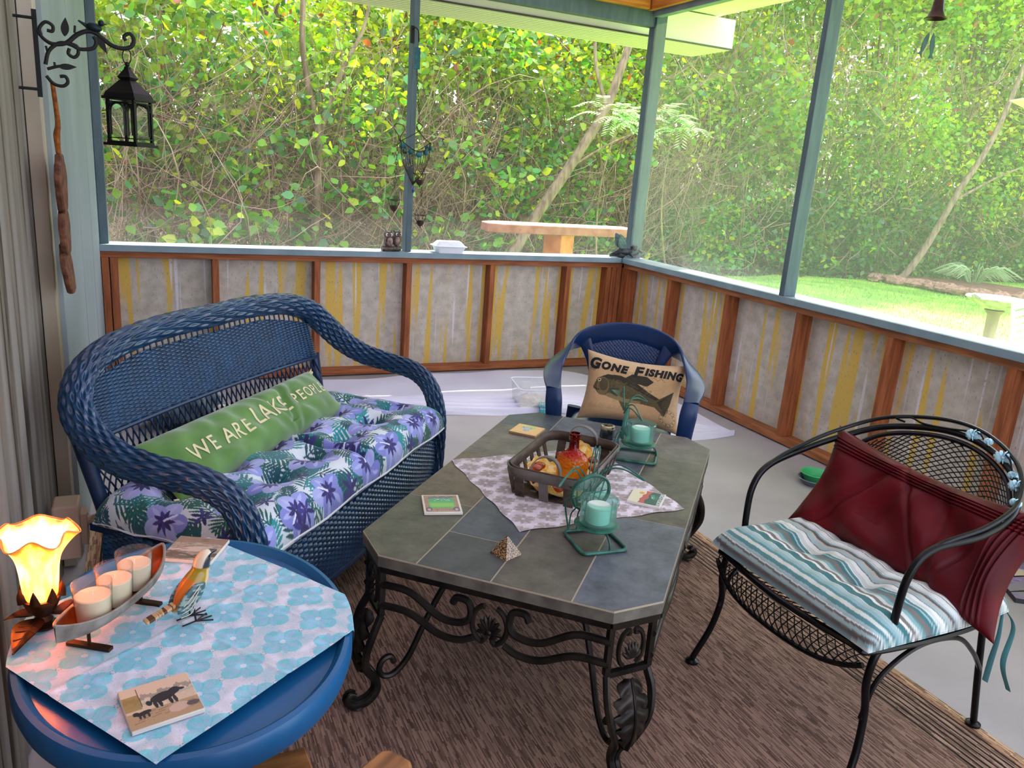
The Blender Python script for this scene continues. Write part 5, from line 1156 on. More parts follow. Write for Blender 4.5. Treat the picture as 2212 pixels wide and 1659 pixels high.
# outlet box on the left wall
ob = thing('outlet_box', 'beige surface outlet box with a round plug low on the left wall', 'outlet', (-3.56, -2.62, .20), 0); bei = mat('beige_plastic', H('b39a86'), .5)
b = MB(); b.box((.045, .02, .085), (.035, .045, .085)); b.build('box_body', bei, ob, bevel=.006)
b = MB(); b.box((.088, .02, .085), (.010, .028, .05)); b.build('cover_plate', bei, ob, bevel=.003)
b = MB(); b.lathe([(0, 0), (.022, 0), (.024, .004), (.024, .012), (.020, .014), (0, .014)], k=24); V = b.V[0].copy(); b.V[0] = np.stack([V[:, 0]+.125, .02-.024-V[:, 2]+.01, V[:, 1]+.105], 1); b.tube([(.09, .012, .105), (.13, .012, .105)], .016, 10); b.build('plug', bei, ob)
b = MB(); b.tube([(.135, .01, .09), (.16, -.01, .03), (.15, -.10, -.02), (.12, -.3, -.02)], .004, 6, 24); b.build('brown_cable', mat('brown_cable', H('5c3018'), .5), ob)
# ---------------------------------------------------------------- on the sill
stoneb = mat('bronze_resin', H('1a1a1f'), .3, .3, c2=H('35333a'), scale=60, bump=.3)
ow = thing('owl_figurine', 'brown resin pair of owls perched on a log beside the post on the back sill', 'figurine', (-1.795, .015, .831), radians(8)); ow.scale = (1.12,)*3; rsn = mat('brown_resin', H('6a564c'), .5, c2=H('2f2624'), scale=70, bump=.4); pk = mat('pinkish_resin', H('a07f78'), .5, c2=H('6b5049'), scale=60)
b = MB(); b.tube([(-.062, 0, .016), (-.02, .0, .014), (.04, 0, .016), (.055, .0, .016)], [.017, .015, .016, .014], 12, 12); b.build('log', rsn, ow)
for x, z, r, tlt in ((-.022, .062, .030, -.2), (.026, .068, .028, .15)):
    b = MB(); b.ball((x, 0, z), (r, r*.85, r*1.35), 18); b.ball((x+tlt*.04, -.005, z+r*1.15), (r*.85, r*.8, r*.75), 16)
    for s in (-1, 1): b.tube([(x+s*r*.5, 0, z+r*1.6), (x+s*r*.75, 0, z+r*2.1)], [.006, .001], 6)
    bd_ = b.build('owl_body', rsn, ow); b = MB(); b.ball((x, -r*.55, z-.004), (r*.6, r*.5, r*.9), 14); b.build('breast', pk, ow)
    for s in (-1, 1):
        b = MB(); b.ball((x+tlt*.04+s*r*.38, -r*.75, z+r*1.2), (r*.32, r*.15, r*.32), 14); ey = b.build('eye', mat('owl_eye', H('d9d2c4'), .3), ow); b = MB(); b.ball((x+tlt*.04+s*r*.38, -r*.88, z+r*1.2), (r*.13, r*.06, r*.13), 10); b.build('pupil', mat('bead_black', H('0c0c0e'), .1), ey)
    b = MB(); b.tube([(x+tlt*.04, -r*.8, z+r*1.05), (x+tlt*.04, -r*1.05, z+r*.85)], [.004, .001], 6); b.build('beak', pk, ow)
fb = thing('foam_container', 'white foam takeout container closed on the back sill', 'container', (-1.395, .020, .831), radians(-4)); foam = mat('white_foam', H('e9edf4'), .5)
def frust(z0, z1, a0, b0, a1, b1, name):
    b = MB(); p, q = rrect(a0, b0, .015, 4), rrect(a1, b1, .015, 4); k = len(p); V = np.vstack([np.c_[p, np.full(k, z0)], np.c_[q, np.full(k, z1)]]); F = gridF(k, 2, True).tolist()+[tuple(range(k))[::-1], tuple(range(k, 2*k))]; b.add(V, F); return b.build(name, foam, fb)
frust(0, .045, .085, .052, .105, .068, 'tray'); frust(.048, .078, .105, .068, .078, .045, 'lid')
q = rrect(.112, .074, .015, 4); b = MB(); b.tube(np.c_[q, np.full(len(q), .0465)], .0035, 6, closed=True); b.tube([(-.02, -.055, .066), (.02, -.062, .055), (.05, -.06, .058)], .002, 5); b.build('rim_lip', foam, fb)
fy = thing('fairy_figurine', 'dark bronze winged fairy lying on her front on the sill at the corner post', 'figurine', (-.005, .0, .831), radians(-12)); fy.scale = (1.25,)*3
b = MB(); b.tube([(-.085, .0, .010), (-.05, .0, .022), (-.015, 0, .034), (.02, 0, .034), (.045, 0, .042), (.058, 0, .050)], [.006, .016, .026, .022, .014, .008], 14, 30); b.tube([(.03, -.012, .04), (.055, -.02, .012), (.085, -.015, .020), (.10, -.008, .034)], [.007, .006, .005, .004], 8, 16); b.tube([(.03, .012, .04), (.06, .02, .012), (.088, .014, .022), (.10, .006, .034)], [.007, .006, .005, .004], 8, 16)
b.tube([(-.03, -.016, .02), (-.005, -.022, .010), (-.045, -.02, .012), (-.09, -.012, .008)], [.012, .011, .009, .005], 8, 20); b.ball((.074, 0, .058), (.014, .013, .016), 14); b.build('body', stoneb, fy)
b = MB()
for i in range(26): a = i*2.4; b.tube([(.070, .0, .064), (.070+.014*cos(a), .014*sin(a), .070+.004*sin(i)), (.064+.020*cos(a), .020*sin(a), .058+.008*sin(i*3))], .0028, 5, 6)
b.build('curly_hair', stoneb, fy)
b = MB(); b.ball((.112, 0, .040), (.020, .014, .008), 12, R=Matrix.Rotation(.5, 3, 'Y')); b.tube([(.10, 0, .045), (.108, 0, .064)], .0015, 5); b.build('held_leaf', stoneb, fy)
wingd = mat('blue_grey_wing', H('46545c'), .35, .3, c2=H('66767c'), scale=14, stretch=(1, 1, 4))
for s in (-1, 1):
    n_ = 24; t = np.linspace(0, 1, n_); lead = catmull([(.018, .045), (.010, .085), (-.018, .125), (-.045, .142)], n_); trail = catmull([(.012, .045), (-.022, .055), (-.045, .075), (-.050, .13)], n_)
    q = np.linspace(0, 1, 12)[:, None]; X = lead[:, 0]*(1-q)+trail[:, 0]*q; Zz = lead[:, 1]*(1-q)+trail[:, 1]*q; Y = s*(.008+.03*t[None]*(1+0*q)); P = np.stack([X, Y, Zz], -1)
    b = MB(); b.add(P, gridF(n_, 12).tolist()); Q = P.copy(); Q[..., 1] += .0015; b.add(Q, gridF(n_, 12)[:, ::-1].tolist())
    for j in (0, 3, 6, 9): b.tube(P[j], .0013, 5)
    b.build('wing', wingd, fy)
# ---------------------------------------------------------------- bracket, lantern, wood slices on the left wall
blackm = mat('black_cast_iron', H('0b0c0d'), .45, .4)
br = thing('scroll_bracket', 'black leafy scroll wall bracket with a little bird perched on it', 'bracket', (-3.556, -2.44, 1.61), 0)
def img2(x, y):   # bracket drawing (photo proportions) to local metres
    ex = (x-70)/930.; return np.array([max(0, ex+.0), 0, (112+(x-70)*.125-y)/868.])
def bt(pts, r, name='scroll', n=40):
    b = MB(); b.tube([img2(*p)+np.array([.046, 0, 0]) for p in pts], r, 8, n, flat=.7); return b
b = MB(); b.bar((.044, 0, -.110), (.044, 0, .112), .004, .012, up=(1, 0, 0)); b.tube([(-.005, 0, .09), (.044, 0, .09)], .004, 6); b.tube([(-.005, 0, -.09), (.044, 0, -.09)], .004, 6); b.build('back_plate', blackm, br)
b = bt([(72, 60), (85, 78), (105, 90), (135, 88), (160, 70), (185, 62), (205, 68), (235, 92), (260, 101), (283, 98), (291, 82), (282, 68), (268, 74), (272, 84)], [.004, .006, .006, .0055, .0045])
for P_, r in (([(80, 70), (78, 55), (92, 42), (107, 50), (106, 62), (94, 60)], .0045), ([(85, 135), (95, 105), (120, 88), (145, 92), (165, 102), (195, 100), (203, 85), (197, 74)], .005), ([(140, 88), (158, 96), (160, 112), (150, 120), (138, 112), (141, 100)], .0045), ([(85, 160), (100, 178), (120, 184), (132, 176), (128, 163), (115, 162)], .0045), ([(88, 145), (110, 140), (130, 139)], .004), ([(92, 108), (89, 94)], .003), ([(106, 140), (105, 130)], .003), ([(155, 66), (157, 50)], .003)):
    b.tube([img2(*p)+np.array([.046, 0, 0]) for p in P_], r, 8, 30, flat=.7)
b.build('scrollwork', blackm, br)
for (x0, y0), (x1, y1), w in (((132, 74), (137, 32), .016), ((205, 70), (226, 113), .014), ((112, 140), (155, 142), .013)):
    A, B_ = img2(x0, y0)+np.array([.046, 0, 0]), img2(x1, y1)+np.array([.046, 0, 0]); d = B_-A; L = np.linalg.norm(d); d /= L; pp = np.array([-d[2], 0, d[0]])
    t = np.linspace(0, 1, 14); b = MB(); q = [A+d*L*tt_+pp*w*.62*sin(pi*tt_**.8)*s_ for s_, T_ in ((1, t), (-1, t[::-1])) for tt_ in T_]; nq = len(q)
    b.add([p+np.array([0, -.002, 0]) for p in q]+[p+np.array([0, .002, 0]) for p in q], [tuple(range(nq)), tuple(range(nq, 2*nq))[::-1]]+[(i, (i+1) % nq, (i+1) % nq+nq, i+nq) for i in range(nq)]); b.build('leaf', blackm, br, smooth=False)
c = img2(200, 54)+np.array([.046, 0, 0]); b = MB(); b.ball(c, (.020, .011, .012), 14, R=Matrix.Rotation(.15, 3, 'Y')); b.ball(c+np.array([.018, 0, .013]), .0085, 12); b.tube([c+np.array([.024, 0, .012]), c+np.array([.032, 0, .010])], [.003, .0005], 6); b.tube([c+np.array([-.015, 0, .0]), c+np.array([-.038, 0, .013])], [.006, .002], 6, flat=.4); b.build('perched_bird', mat('dark_patina', H('10222a'), .45, .4), br)
hk = np.array(br.location)+img2(272, 101)+np.array([.046, 0, 0])
lt = thing('hanging_lantern', 'black metal lantern with arched glass panes hanging from the scroll bracket', 'lantern', (hk[0], hk[1], 1.385), radians(-33))
S_ = .056
b = MB(); b.box((0, 0, .004), (S_+.004, S_+.004, .004)); b.box((0, 0, .011), (S_-.004, S_-.004, .004)); b.build('base', blackm, lt, smooth=False)
for x in (-1, 1):
    for y in (-1, 1): b = MB(); b.box((x*(S_-.010), y*(S_-.010), .075), (.0045, .0045, .065)); b.build('corner_post', blackm, lt, smooth=False)
for k in range(4):
    a = k*pi/2; R = np.array(Matrix.Rotation(a, 3, 'Z')); f = S_-.010; g_ = lambda x, z: R@np.array([x, -f, z])
    b = MB(); b.bar(g_(-f, .024), g_(f, .024), .003, .018, up=tuple(R@np.array([0, -1, 0]))); b.bar(g_(-f, .132), g_(f, .132), .003, .016, up=tuple(R@np.array([0, -1, 0])))
    q = [g_(.036*cos(t_), .104+.026*sin(t_)**.7) for t_ in np.linspace(0, pi, 15)]; b.tube(q, .0022, 5)
    for s in (-1, 1): b.tube([g_(s*.036, .033), g_(s*.036, .105)], .0022, 5); b.tube([g_(s*.036, .118), g_(s*.02, .130)], .0035, 5); b.tube([g_(s*.042, .108), g_(s*.034, .128)], .004, 5)
    b.build('side_frame', blackm, lt, smooth=False)
    mk('pane', [g_(-.034, .034)*.985, g_(.034, .034)*.985, g_(.034, .122)*.985, g_(-.034, .122)*.985], [(0, 1, 2, 3)], clear, lt, smooth=False)
def sq(prof, name):
    b = MB(); b.lathe([(r*1.414, z) for r, z in prof], k=4); V = b.V[0]; R = np.array(Matrix.Rotation(pi/4, 3, 'Z')); b.V[0] = V@R.T; return b.build(name, blackm, lt, smooth=False)
sq([(0, .139), (S_+.003, .139), (S_+.003, .147), (S_-.002, .148), (.050, .160), (.030, .185), (.021, .196), (.019, .199), (0, .199)], 'roof'); sq([(0, .199), (.016, .199), (.024, .208), (.020, .212), (.008, .232), (.006, .240), (0, .242)], 'cupola')
b = MB(); b.ball((0, 0, .247), .008, 10); b.build('finial', blackm, lt)
zt_ = hk[2]-1.385; b = MB(); b.tube([(.015*sin(a), 0, .270+(.022)*cos(a)) for a in np.linspace(0, 2*pi, 24, endpoint=False)], .0018, 6, closed=True); b.build('hanging_ring', blackm, lt)
lt.location.z = hk[2]-.294*.90; lt.scale = (.86, .86, .90)
ws = thing('wood_slice_hanging', 'row of bark edged wood slices hung by a brown rope close to the left wall', 'wall hanging', (-3.487, -2.33, 0), 0)
bark = mat('bark_edge', H('4a2a1c'), .85, c2=H('7a4e36'), scale=40, bump=.5)
b = MB(); b.tube([(0, -.03, 1.545), (.004, -.01, 1.44), (-.002, 0, 1.40), (.0, .0, 1.33)], [.006, .007, .009, .006], 8, 24); b.build('rope', mat('orange_rope', H('9c5a22'), .85, c2=H('6b3712'), scale=80, bump=.4), ws)
for z, R, tl_ in ((1.265, .085, 0), (1.13, .075, .05), (1.015, .075, .30)):
    b = MB(); b.lathe([(0, -.009), (R*.96, -.009), (R, -.004), (R, .005), (R*.96, .009), (0, .009)], k=40, mod=lambda z_, a: 1+.05*np.sin(a*5)+.03*np.sin(a*11)); V = b.V[0]; b.V[0] = np.stack([V[:, 2]+V[:, 1]*sin(tl_)*-.35, V[:, 0]*1.2, V[:, 1]+z], 1); b.build('wood_slice', bark, ws)
# ---------------------------------------------------------------- hanging candle chandelier by the post
rust = mat('rusty_wire', H('2e211a'), .6, .5, c2=H('4b3a2e'), scale=60); tealp = mat('teal_patina', H('14606a'), .5, .2, c2=H('0d424c'), scale=40)
ch = thing('hanging_basket', 'teal and rust wire hanging basket with small dangling candle cups beside the post', 'hanging basket', (-1.690, -.085, 0), 0)
def chain(a, b_, par, name='chain', L=.022):
    a = np.array(a); b_ = np.array(b_); D = b_-a; n_ = max(2, int(np.linalg.norm(D)/(L*.78))); d = D/np.linalg.norm(D); s1 = np.cross(d, [0, 1, 0]); s1 /= np.linalg.norm(s1); s2 = np.cross(d, s1); bb = MB()
    for i in range(n_):
        c = a+D*(i+.5)/n_; s = s1 if i % 2 else s2; bb.tube([c+d*L*.5*cos(t_)+s*L*.25*sin(t_) for t_ in np.linspace(0, 2*pi, 10, endpoint=False)], .0013, 4, closed=True)
    return bb.build(name, rust, par)
b = MB(); b.box((-.020, .088, 2.17), (.012, .006, .050)); b.tube([(-.02, .085, 2.20), (-.015, .045, 2.205), (-.01, .0, 2.18), (-.01, -.01, 2.14), (-.005, .0, 2.12)], .004, 6, 20); b.build('wall_hook', blackm, ch)
b = MB(); b.tube([(-.006, 0, 2.13), (-.01, 0, 2.09)], .0015, 5); b.box((-.012, 0, 2.025), (.016, .012, .062)); b.build('teal_tag', tealp, ch, smooth=False)
chain((-.012, 0, 1.965), (.018, 0, 1.65), ch)
rim_ = [(.100*cos(a), .075*sin(a)-.0, 1.505+.03*cos(2*a)) for a in np.linspace(0, 2*pi, 48, endpoint=False)]
b = MB(); b.tube(rim_, .003, 6, closed=True)
for k in range(30):
    a = k*2*pi/30; b.tube([(.100*cos(a), .075*sin(a), 1.505+.03*cos(2*a)), (.085*cos(a+.1), .06*sin(a+.1), 1.42), (.045*cos(a+.2), .03*sin(a+.2)-.0, 1.33), (-.010, 0, 1.265)], .0013, 4, 12)
b.build('wire_bowl', rust, ch)
for s in (-1, 1): b = MB(); b.tube([(s*.100, 0, 1.53), (s*.05+.005, 0, 1.56), (.018, 0, 1.60), (.02-s*.02, .0, 1.63), (.018, 0, 1.65)], .0028, 6, 24); b.build('bowl_arm', rust, ch)
for k in range(12):
    a = k*2*pi/12; c = np.array([.098*cos(a), .073*sin(a), 1.50+.03*cos(2*a)]); b = MB(); b.ball(c+np.array([0, 0, -.014]), (.020*abs(sin(a))+.003, .016*abs(cos(a))+.003, .017), 10); b.build('teal_petal', tealp, ch)
b = MB(); nl = 150; 
for i in range(nl): a = RNG.uniform(0, 6.28); r0 = RNG.uniform(.02, .075); z = RNG.uniform(1.37, 1.49); b.tube([(r0*cos(a), r0*.7*sin(a), z), (r0*cos(a)+RNG.uniform(-.03, .03), r0*.7*sin(a)+RNG.uniform(-.02, .02), z+RNG.uniform(.0, .03))], .0012, 3, caps=False)
b.build('dry_moss', mat('dry_moss', H('9c9a5c'), .9), ch)
b = MB(); b.lathe([(0, 1.215), (.006, 1.222), (.011, 1.24), (.006, 1.258), (.002, 1.265)], (-.012, -.02, 0), k=10); b.build('blue_glass_drop', mat('blue_glass', H('1d3a7a'), .08, spec=.9), ch)
def cup(c, par):
    c = np.array(c); bb = MB(); bb.lathe([(.002, -.03), (.004, -.02), (.014, -.014), (.024, 0), (.026, .018), (.023, .018), (.02, .002), (0, -.008)], c, k=20)
    cb_ = bb.build('candle_cup', rust, par); bb = MB(); bb.tube([c+np.array([.038*cos(a), .038*sin(a), .052]) for a in np.linspace(0, 2*pi, 20, endpoint=False)], .0018, 5, closed=True)
    for k in range(8): a = k*pi/4; bb.tube([c+np.array([.025*cos(a), .025*sin(a), .015]), c+np.array([.036*cos(a), .036*sin(a), .035]), c+np.array([.038*cos(a), .038*sin(a), .055]), c+np.array([.046*cos(a), .046*sin(a), .060])], .0013, 4, 8)
    for s in (-1, 1): bb.tube([c+np.array([s*.036, 0, .052]), c+np.array([0, 0, .13])], .0012, 4)
    bb.build('cup_cage', rust, cb_)
cup((.03, -.02, 1.285), ch); chain((-.118, -.0, 1.50), (-.128, -.0, 1.245), ch, L=.034); cup((-.13, 0, 1.115), ch); chain((.045, -.02, 1.255), (.05, -.01, 1.16), ch); cup((.047, -.01, 1.028), ch)
b = MB(); b.tube([(-.13, 0, 1.50), (-.105, 0, 1.52), (-.10, 0, 1.56), (-.075, 0, 1.60), (-.09, 0, 1.625), (-.13, 0, 1.63), (-.145, 0, 1.605), (-.12, 0, 1.57), (-.105, 0, 1.53)], .0026, 6, 50); b.build('side_loop', rust, ch)
# ---------------------------------------------------------------- bell chime at the top right
bl = thing('bell_chime', 'dark bell wind chime with two green fish shaped tags at the top right', 'wind chime', (-.55, -2.795, 0), 0)
b = MB().lathe([(.0, 2.155), (.012, 2.15), (.018, 2.12), (.022, 2.09), (.030, 2.07), (.040, 2.062), (.038, 2.060), (.026, 2.07), (.0, 2.11)], k=36); b.build('bell', mat('brown_bell', H('4a2c22'), .4, .5, c2=H('2c1a14'), scale=30), bl)
b = MB(); b.tube([(0, 0, 2.155), (0, 0, 2.70)], .0012, 4); b.tube([(0, 0, 2.10), (-.005, 0, 2.035), (-.012, 0, 2.01)], .0010, 4); b.tube([(.0, 0, 2.04), (.012, 0, 2.035), (.022, 0, 2.045)], .001, 4); b.build('cord', rust, bl)
fg = mat('green_tin', H('14503a'), .4, .2, c2=H('0c3024'), scale=40); 
for x, rot in ((-.018, -.35), (.005, .1)):
    b = MB(); o_ = [(0, 0), (.008, -.012), (.012, -.03), (.013, -.05), (.009, -.068), (.006, -.075), (.016, -.092), (.0, -.086), (-.014, -.090), (-.005, -.073), (-.011, -.05), (-.012, -.03), (-.007, -.01)]; q = [(u*cos(rot)-v*sin(rot)+x, u*sin(rot)+v*cos(rot)+2.012) for u, v in o_][::-1]
    nq = len(q); b.add([(p[0], -.0008, p[1]) for p in q]+[(p[0], .0008, p[1]) for p in q], [tuple(range(nq)), tuple(range(nq, 2*nq))[::-1]]+[(i, i+nq, (i+1) % nq+nq, (i+1) % nq) for i in range(nq)]); b.build('fish_tag', fg, bl, smooth=False)
# ---------------------------------------------------------------- outdoors: ground, lawn, forest edge
GZ = -.3
def edge_y(x): return np.interp(x, [-9, -6, -3, 0, 3, 6, 9, 12, 15, 20, 28], [3.2, 4.0, 4.9, 5.5, 6.3, 7.2, 7.8, 7.4, 6.9, 5.6, 3])
nx, ny = 160, 120; X, Y = np.meshgrid(np.linspace(-10, 36, nx), np.linspace(-12, 26, ny))
Zg = GZ-.02+.05*np.sin(X*.7)*np.cos(Y*.6)+np.clip(Y-edge_y(X)-.7, 0, 9)*.24
inside = (X > -4.2) & (X < .9) & (Y > -8) & (Y < .8); Zg = np.where(inside, -.45, Zg)
struct(mk('ground', np.stack([X, Y, Zg], -1), gridF(nx, ny), mat('leaf_litter', H('4a382b'), .95, c2=H('241a12'), scale=9, detail=8)))
grass = mat('lawn_green', H('a2cc4a'), .9, c2=H('77ad36'), scale=1.6, detail=6, lo=.4, hi=.6)
xs = np.linspace(.30, 30, 120); v = np.linspace(0, 1, 60)[:, None]; Xl = np.tile(xs, (60, 1)); top = edge_y(xs)[None]-.35+.15*np.sin(xs*2.3)[None]; Yl = -10+(top+10)*v
Zl = GZ+.02+.05*np.sin(Xl*.7)*np.cos(Yl*.6); struct(mk('lawn', np.stack([Xl, Yl, Zl], -1), gridF(120, 60), grass))
r = np.random.default_rng(3)
nb = 26000; bx = r.uniform(1.0, 15, nb); by = r.uniform(0, 1, nb)*(edge_y(bx)+2.6)-3; gz_ = GZ+.02+.05*np.sin(bx*.7)*np.cos(by*.6); a = r.uniform(0, 2*pi, nb); hh = r.uniform(.03, .075, nb); lean = r.normal(0, .02, (nb, 2))
Vb = np.stack([np.stack([bx-.006*np.cos(a), by-.006*np.sin(a), gz_], 1), np.stack([bx+.006*np.cos(a), by+.006*np.sin(a), gz_], 1), np.stack([bx+lean[:, 0], by+lean[:, 1], gz_+hh], 1)], 1).reshape(-1, 3)
tag(mk('grass_blades', Vb, np.arange(nb*3).reshape(-1, 3), mat('grass_blade', H('8fc544'), .8, c2=H('6fa632'), scale=2), smooth=False), 'short bright lawn grass beyond the right screen', 'grass', kind='stuff')

def leaf_mat(name, tint=(2.0, 1.7, .5, 1)):
    m = bpy.data.materials.new(name); m.use_nodes = True; n = m.node_tree; n.nodes.clear(); L = n.links.new
    o = n.nodes.new('ShaderNodeOutputMaterial'); at = n.nodes.new('ShaderNodeAttribute'); at.attribute_name = 'Col'
    d = n.nodes.new('ShaderNodeBsdfDiffuse'); t = n.nodes.new('ShaderNodeBsdfTranslucent'); g = n.nodes.new('ShaderNodeBsdfGlossy'); g.inputs['Roughness'].default_value = .45; g.inputs[0].default_value = (.7, .8, .75, 1)
    ga = n.nodes.new('ShaderNodeMix'); ga.data_type = 'RGBA'; ga.blend_type = 'MULTIPLY'; ga.inputs[0].default_value = 1; ga.inputs[7].default_value = tint
    oi = n.nodes.new('ShaderNodeObjectInfo'); rr = n.nodes.new('ShaderNodeValToRGB'); e = rr.color_ramp.elements; e[0].position = 0; e[0].color = (.50, .52, .34, 1); e[1].position = 1; e[1].color = (1.3, 1.25, .85, 1); k = e.new(.5); k.color = (.88, .84, .52, 1); L(oi.outputs['Random'], rr.inputs[0])
    mu = n.nodes.new('ShaderNodeMix'); mu.data_type = 'RGBA'; mu.blend_type = 'MULTIPLY'; mu.inputs[0].default_value = 1; L(at.outputs[0], mu.inputs[6]); L(rr.outputs[0], mu.inputs[7])
    L(mu.outputs[2], d.inputs[0]); L(mu.outputs[2], ga.inputs[6]); L(ga.outputs[2], t.inputs[0])
    x = n.nodes.new('ShaderNodeMixShader'); x.inputs[0].default_value = .5; L(d.outputs[0], x.inputs[1]); L(t.outputs[0], x.inputs[2])
    y = n.nodes.new('ShaderNodeMixShader'); y.inputs[0].default_value = .07; L(x.outputs[0], y.inputs[1]); L(g.outputs[0], y.inputs[2]); L(y.outputs[0], o.inputs[0]); return m
leafm = leaf_mat('leaves'); pale_leaf = leaf_mat('pale_leaflets', (1.0, 1.1, .95, 1)); twigm = mat('twig_bark', H('94785f'), .9, c2=H('6b5440'), scale=5); barkm = mat('grey_brown_bark', H('a08a72'), .9, c2=H('6f5d4a'), scale=7, stretch=(3, 3, .6), bump=.5)
def leaves(pos, size, cols, r, asp=.62, droop=.5, face=None):
    n = len(pos); az = r.uniform(0, 2*pi, n); el = r.normal(-.35*droop, .55, n)
    d = np.stack([np.cos(az)*np.cos(el), np.sin(az)*np.cos(el), np.sin(el)], 1); q = r.normal(0, 1, (n, 3))+np.array([0, -.6, 1.1]); w = np.cross(d, q); w /= np.linalg.norm(w, axis=1)[:, None]; nn = np.cross(w, d)
    s = size*r.uniform(.6, 1.3, n)[:, None]; h = asp*s*.5; p0 = pos; tip = pos+d*s
    l1, l2 = pos+d*s*.28+w*h+nn*s*.05, pos+d*s*.62+w*h*.85+nn*s*.05; r1, r2 = pos+d*s*.28-w*h+nn*s*.05, pos+d*s*.62-w*h*.85+nn*s*.05
    V = np.stack([p0, r1, r2, tip, l2, l1], 1).reshape(-1, 3); i = np.arange(n)[:, None]*6
    F = np.vstack([i+np.array([[0, 1, 2, 3]]), i+np.array([[0, 3, 4, 5]])]); C = np.repeat(cols, 6, 0); return V, F, C
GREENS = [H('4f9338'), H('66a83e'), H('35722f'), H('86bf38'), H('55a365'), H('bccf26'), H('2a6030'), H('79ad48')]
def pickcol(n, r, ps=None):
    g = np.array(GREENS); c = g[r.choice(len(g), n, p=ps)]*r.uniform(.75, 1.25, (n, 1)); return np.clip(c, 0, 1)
def crown(n, rx, ry, rz, size, seed, clumps=40, ps=None, red=0.02):
    r = np.random.default_rng(seed); c = r.normal(0, 1, (clumps, 3)); c /= np.linalg.norm(c, axis=1)[:, None]; c *= r.uniform(.35, 1, (clumps, 1))**.6; k = r.integers(clumps, size=n)
    p = c[k]+r.normal(0, .17, (n, 3)); p *= np.array([rx, ry, rz]); cc = pickcol(clumps, r, ps)[k]*.6+pickcol(n, r, ps)*.4; m = r.uniform(size=n) < red; cc[m] = np.array(H('a0533a'))
    return leaves(p, size, cc, r)
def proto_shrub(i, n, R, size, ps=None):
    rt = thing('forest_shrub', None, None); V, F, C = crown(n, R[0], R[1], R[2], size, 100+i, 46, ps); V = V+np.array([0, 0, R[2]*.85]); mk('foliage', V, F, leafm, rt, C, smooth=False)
    b = MB(); r = np.random.default_rng(50+i)
    for k in range(9): a = r.uniform(0, 6.28); e = r.uniform(.3, .9); b.tube([(0.1*cos(a), .1*sin(a), -.1), (R[0]*.3*e*cos(a), R[1]*.3*e*sin(a), R[2]*.6), (R[0]*.7*e*cos(a), R[1]*.7*e*sin(a), R[2]*1.3)], [.022, .014, .006], 5, 8)
    b.build('stem', twigm, rt); return rt
P_top = [.07, .10, .05, .24, .05, .37, .02, .10]; P_low = [.2, .14, .2, .06, .2, .02, .12, .06]  # upper mix leans yellow, painting in sunlight through the top leaves
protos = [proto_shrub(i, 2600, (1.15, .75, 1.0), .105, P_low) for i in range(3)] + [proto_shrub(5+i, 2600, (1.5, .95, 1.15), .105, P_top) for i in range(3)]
used = set(); LAB = 'leafy green shrub in the tangled forest edge beyond the screens'; r = np.random.default_rng(17)
def place(pi_, x, y, z, s, lab, grp, cat='shrub', name=None):
    o = protos[pi_] if pi_ not in used else copy_tree(protos[pi_]); used.add(pi_); o.location = (x, y, z); o.rotation_euler = (0, 0, r.uniform(-.5, .5)+(pi if r.uniform() < .5 else 0)); o.scale = (s, s, s*r.uniform(.85, 1.15)); tag(o, lab, cat, grp)
    if name: o.name = name
x = -5.2; i = 0
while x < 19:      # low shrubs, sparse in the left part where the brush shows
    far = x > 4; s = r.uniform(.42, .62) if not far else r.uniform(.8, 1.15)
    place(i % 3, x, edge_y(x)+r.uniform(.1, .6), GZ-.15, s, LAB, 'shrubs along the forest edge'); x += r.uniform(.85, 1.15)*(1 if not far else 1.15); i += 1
x = -5.5
while x < 20:      # upper foliage hanging over the edge: crowns of young trees
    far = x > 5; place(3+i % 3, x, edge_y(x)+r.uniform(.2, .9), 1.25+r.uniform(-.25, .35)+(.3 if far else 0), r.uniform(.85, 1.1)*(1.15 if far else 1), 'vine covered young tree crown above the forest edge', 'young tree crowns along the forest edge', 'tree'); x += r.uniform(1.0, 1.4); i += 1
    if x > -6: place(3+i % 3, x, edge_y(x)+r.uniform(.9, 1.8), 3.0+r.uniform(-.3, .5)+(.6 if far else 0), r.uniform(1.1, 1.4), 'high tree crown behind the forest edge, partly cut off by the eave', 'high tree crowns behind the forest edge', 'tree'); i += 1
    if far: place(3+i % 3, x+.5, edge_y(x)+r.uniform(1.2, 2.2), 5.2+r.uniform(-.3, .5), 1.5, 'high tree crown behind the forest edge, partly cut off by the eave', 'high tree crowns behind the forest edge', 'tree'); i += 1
# woods behind, leaf colours darkened to paint in the forest shade
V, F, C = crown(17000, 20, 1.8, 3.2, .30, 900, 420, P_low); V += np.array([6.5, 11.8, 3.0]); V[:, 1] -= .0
tag(mk('deep_woods', V, F, leafm, None, C*.8, smooth=False), 'dim mass of woodland foliage deep behind the forest edge', 'woods', kind='stuff')
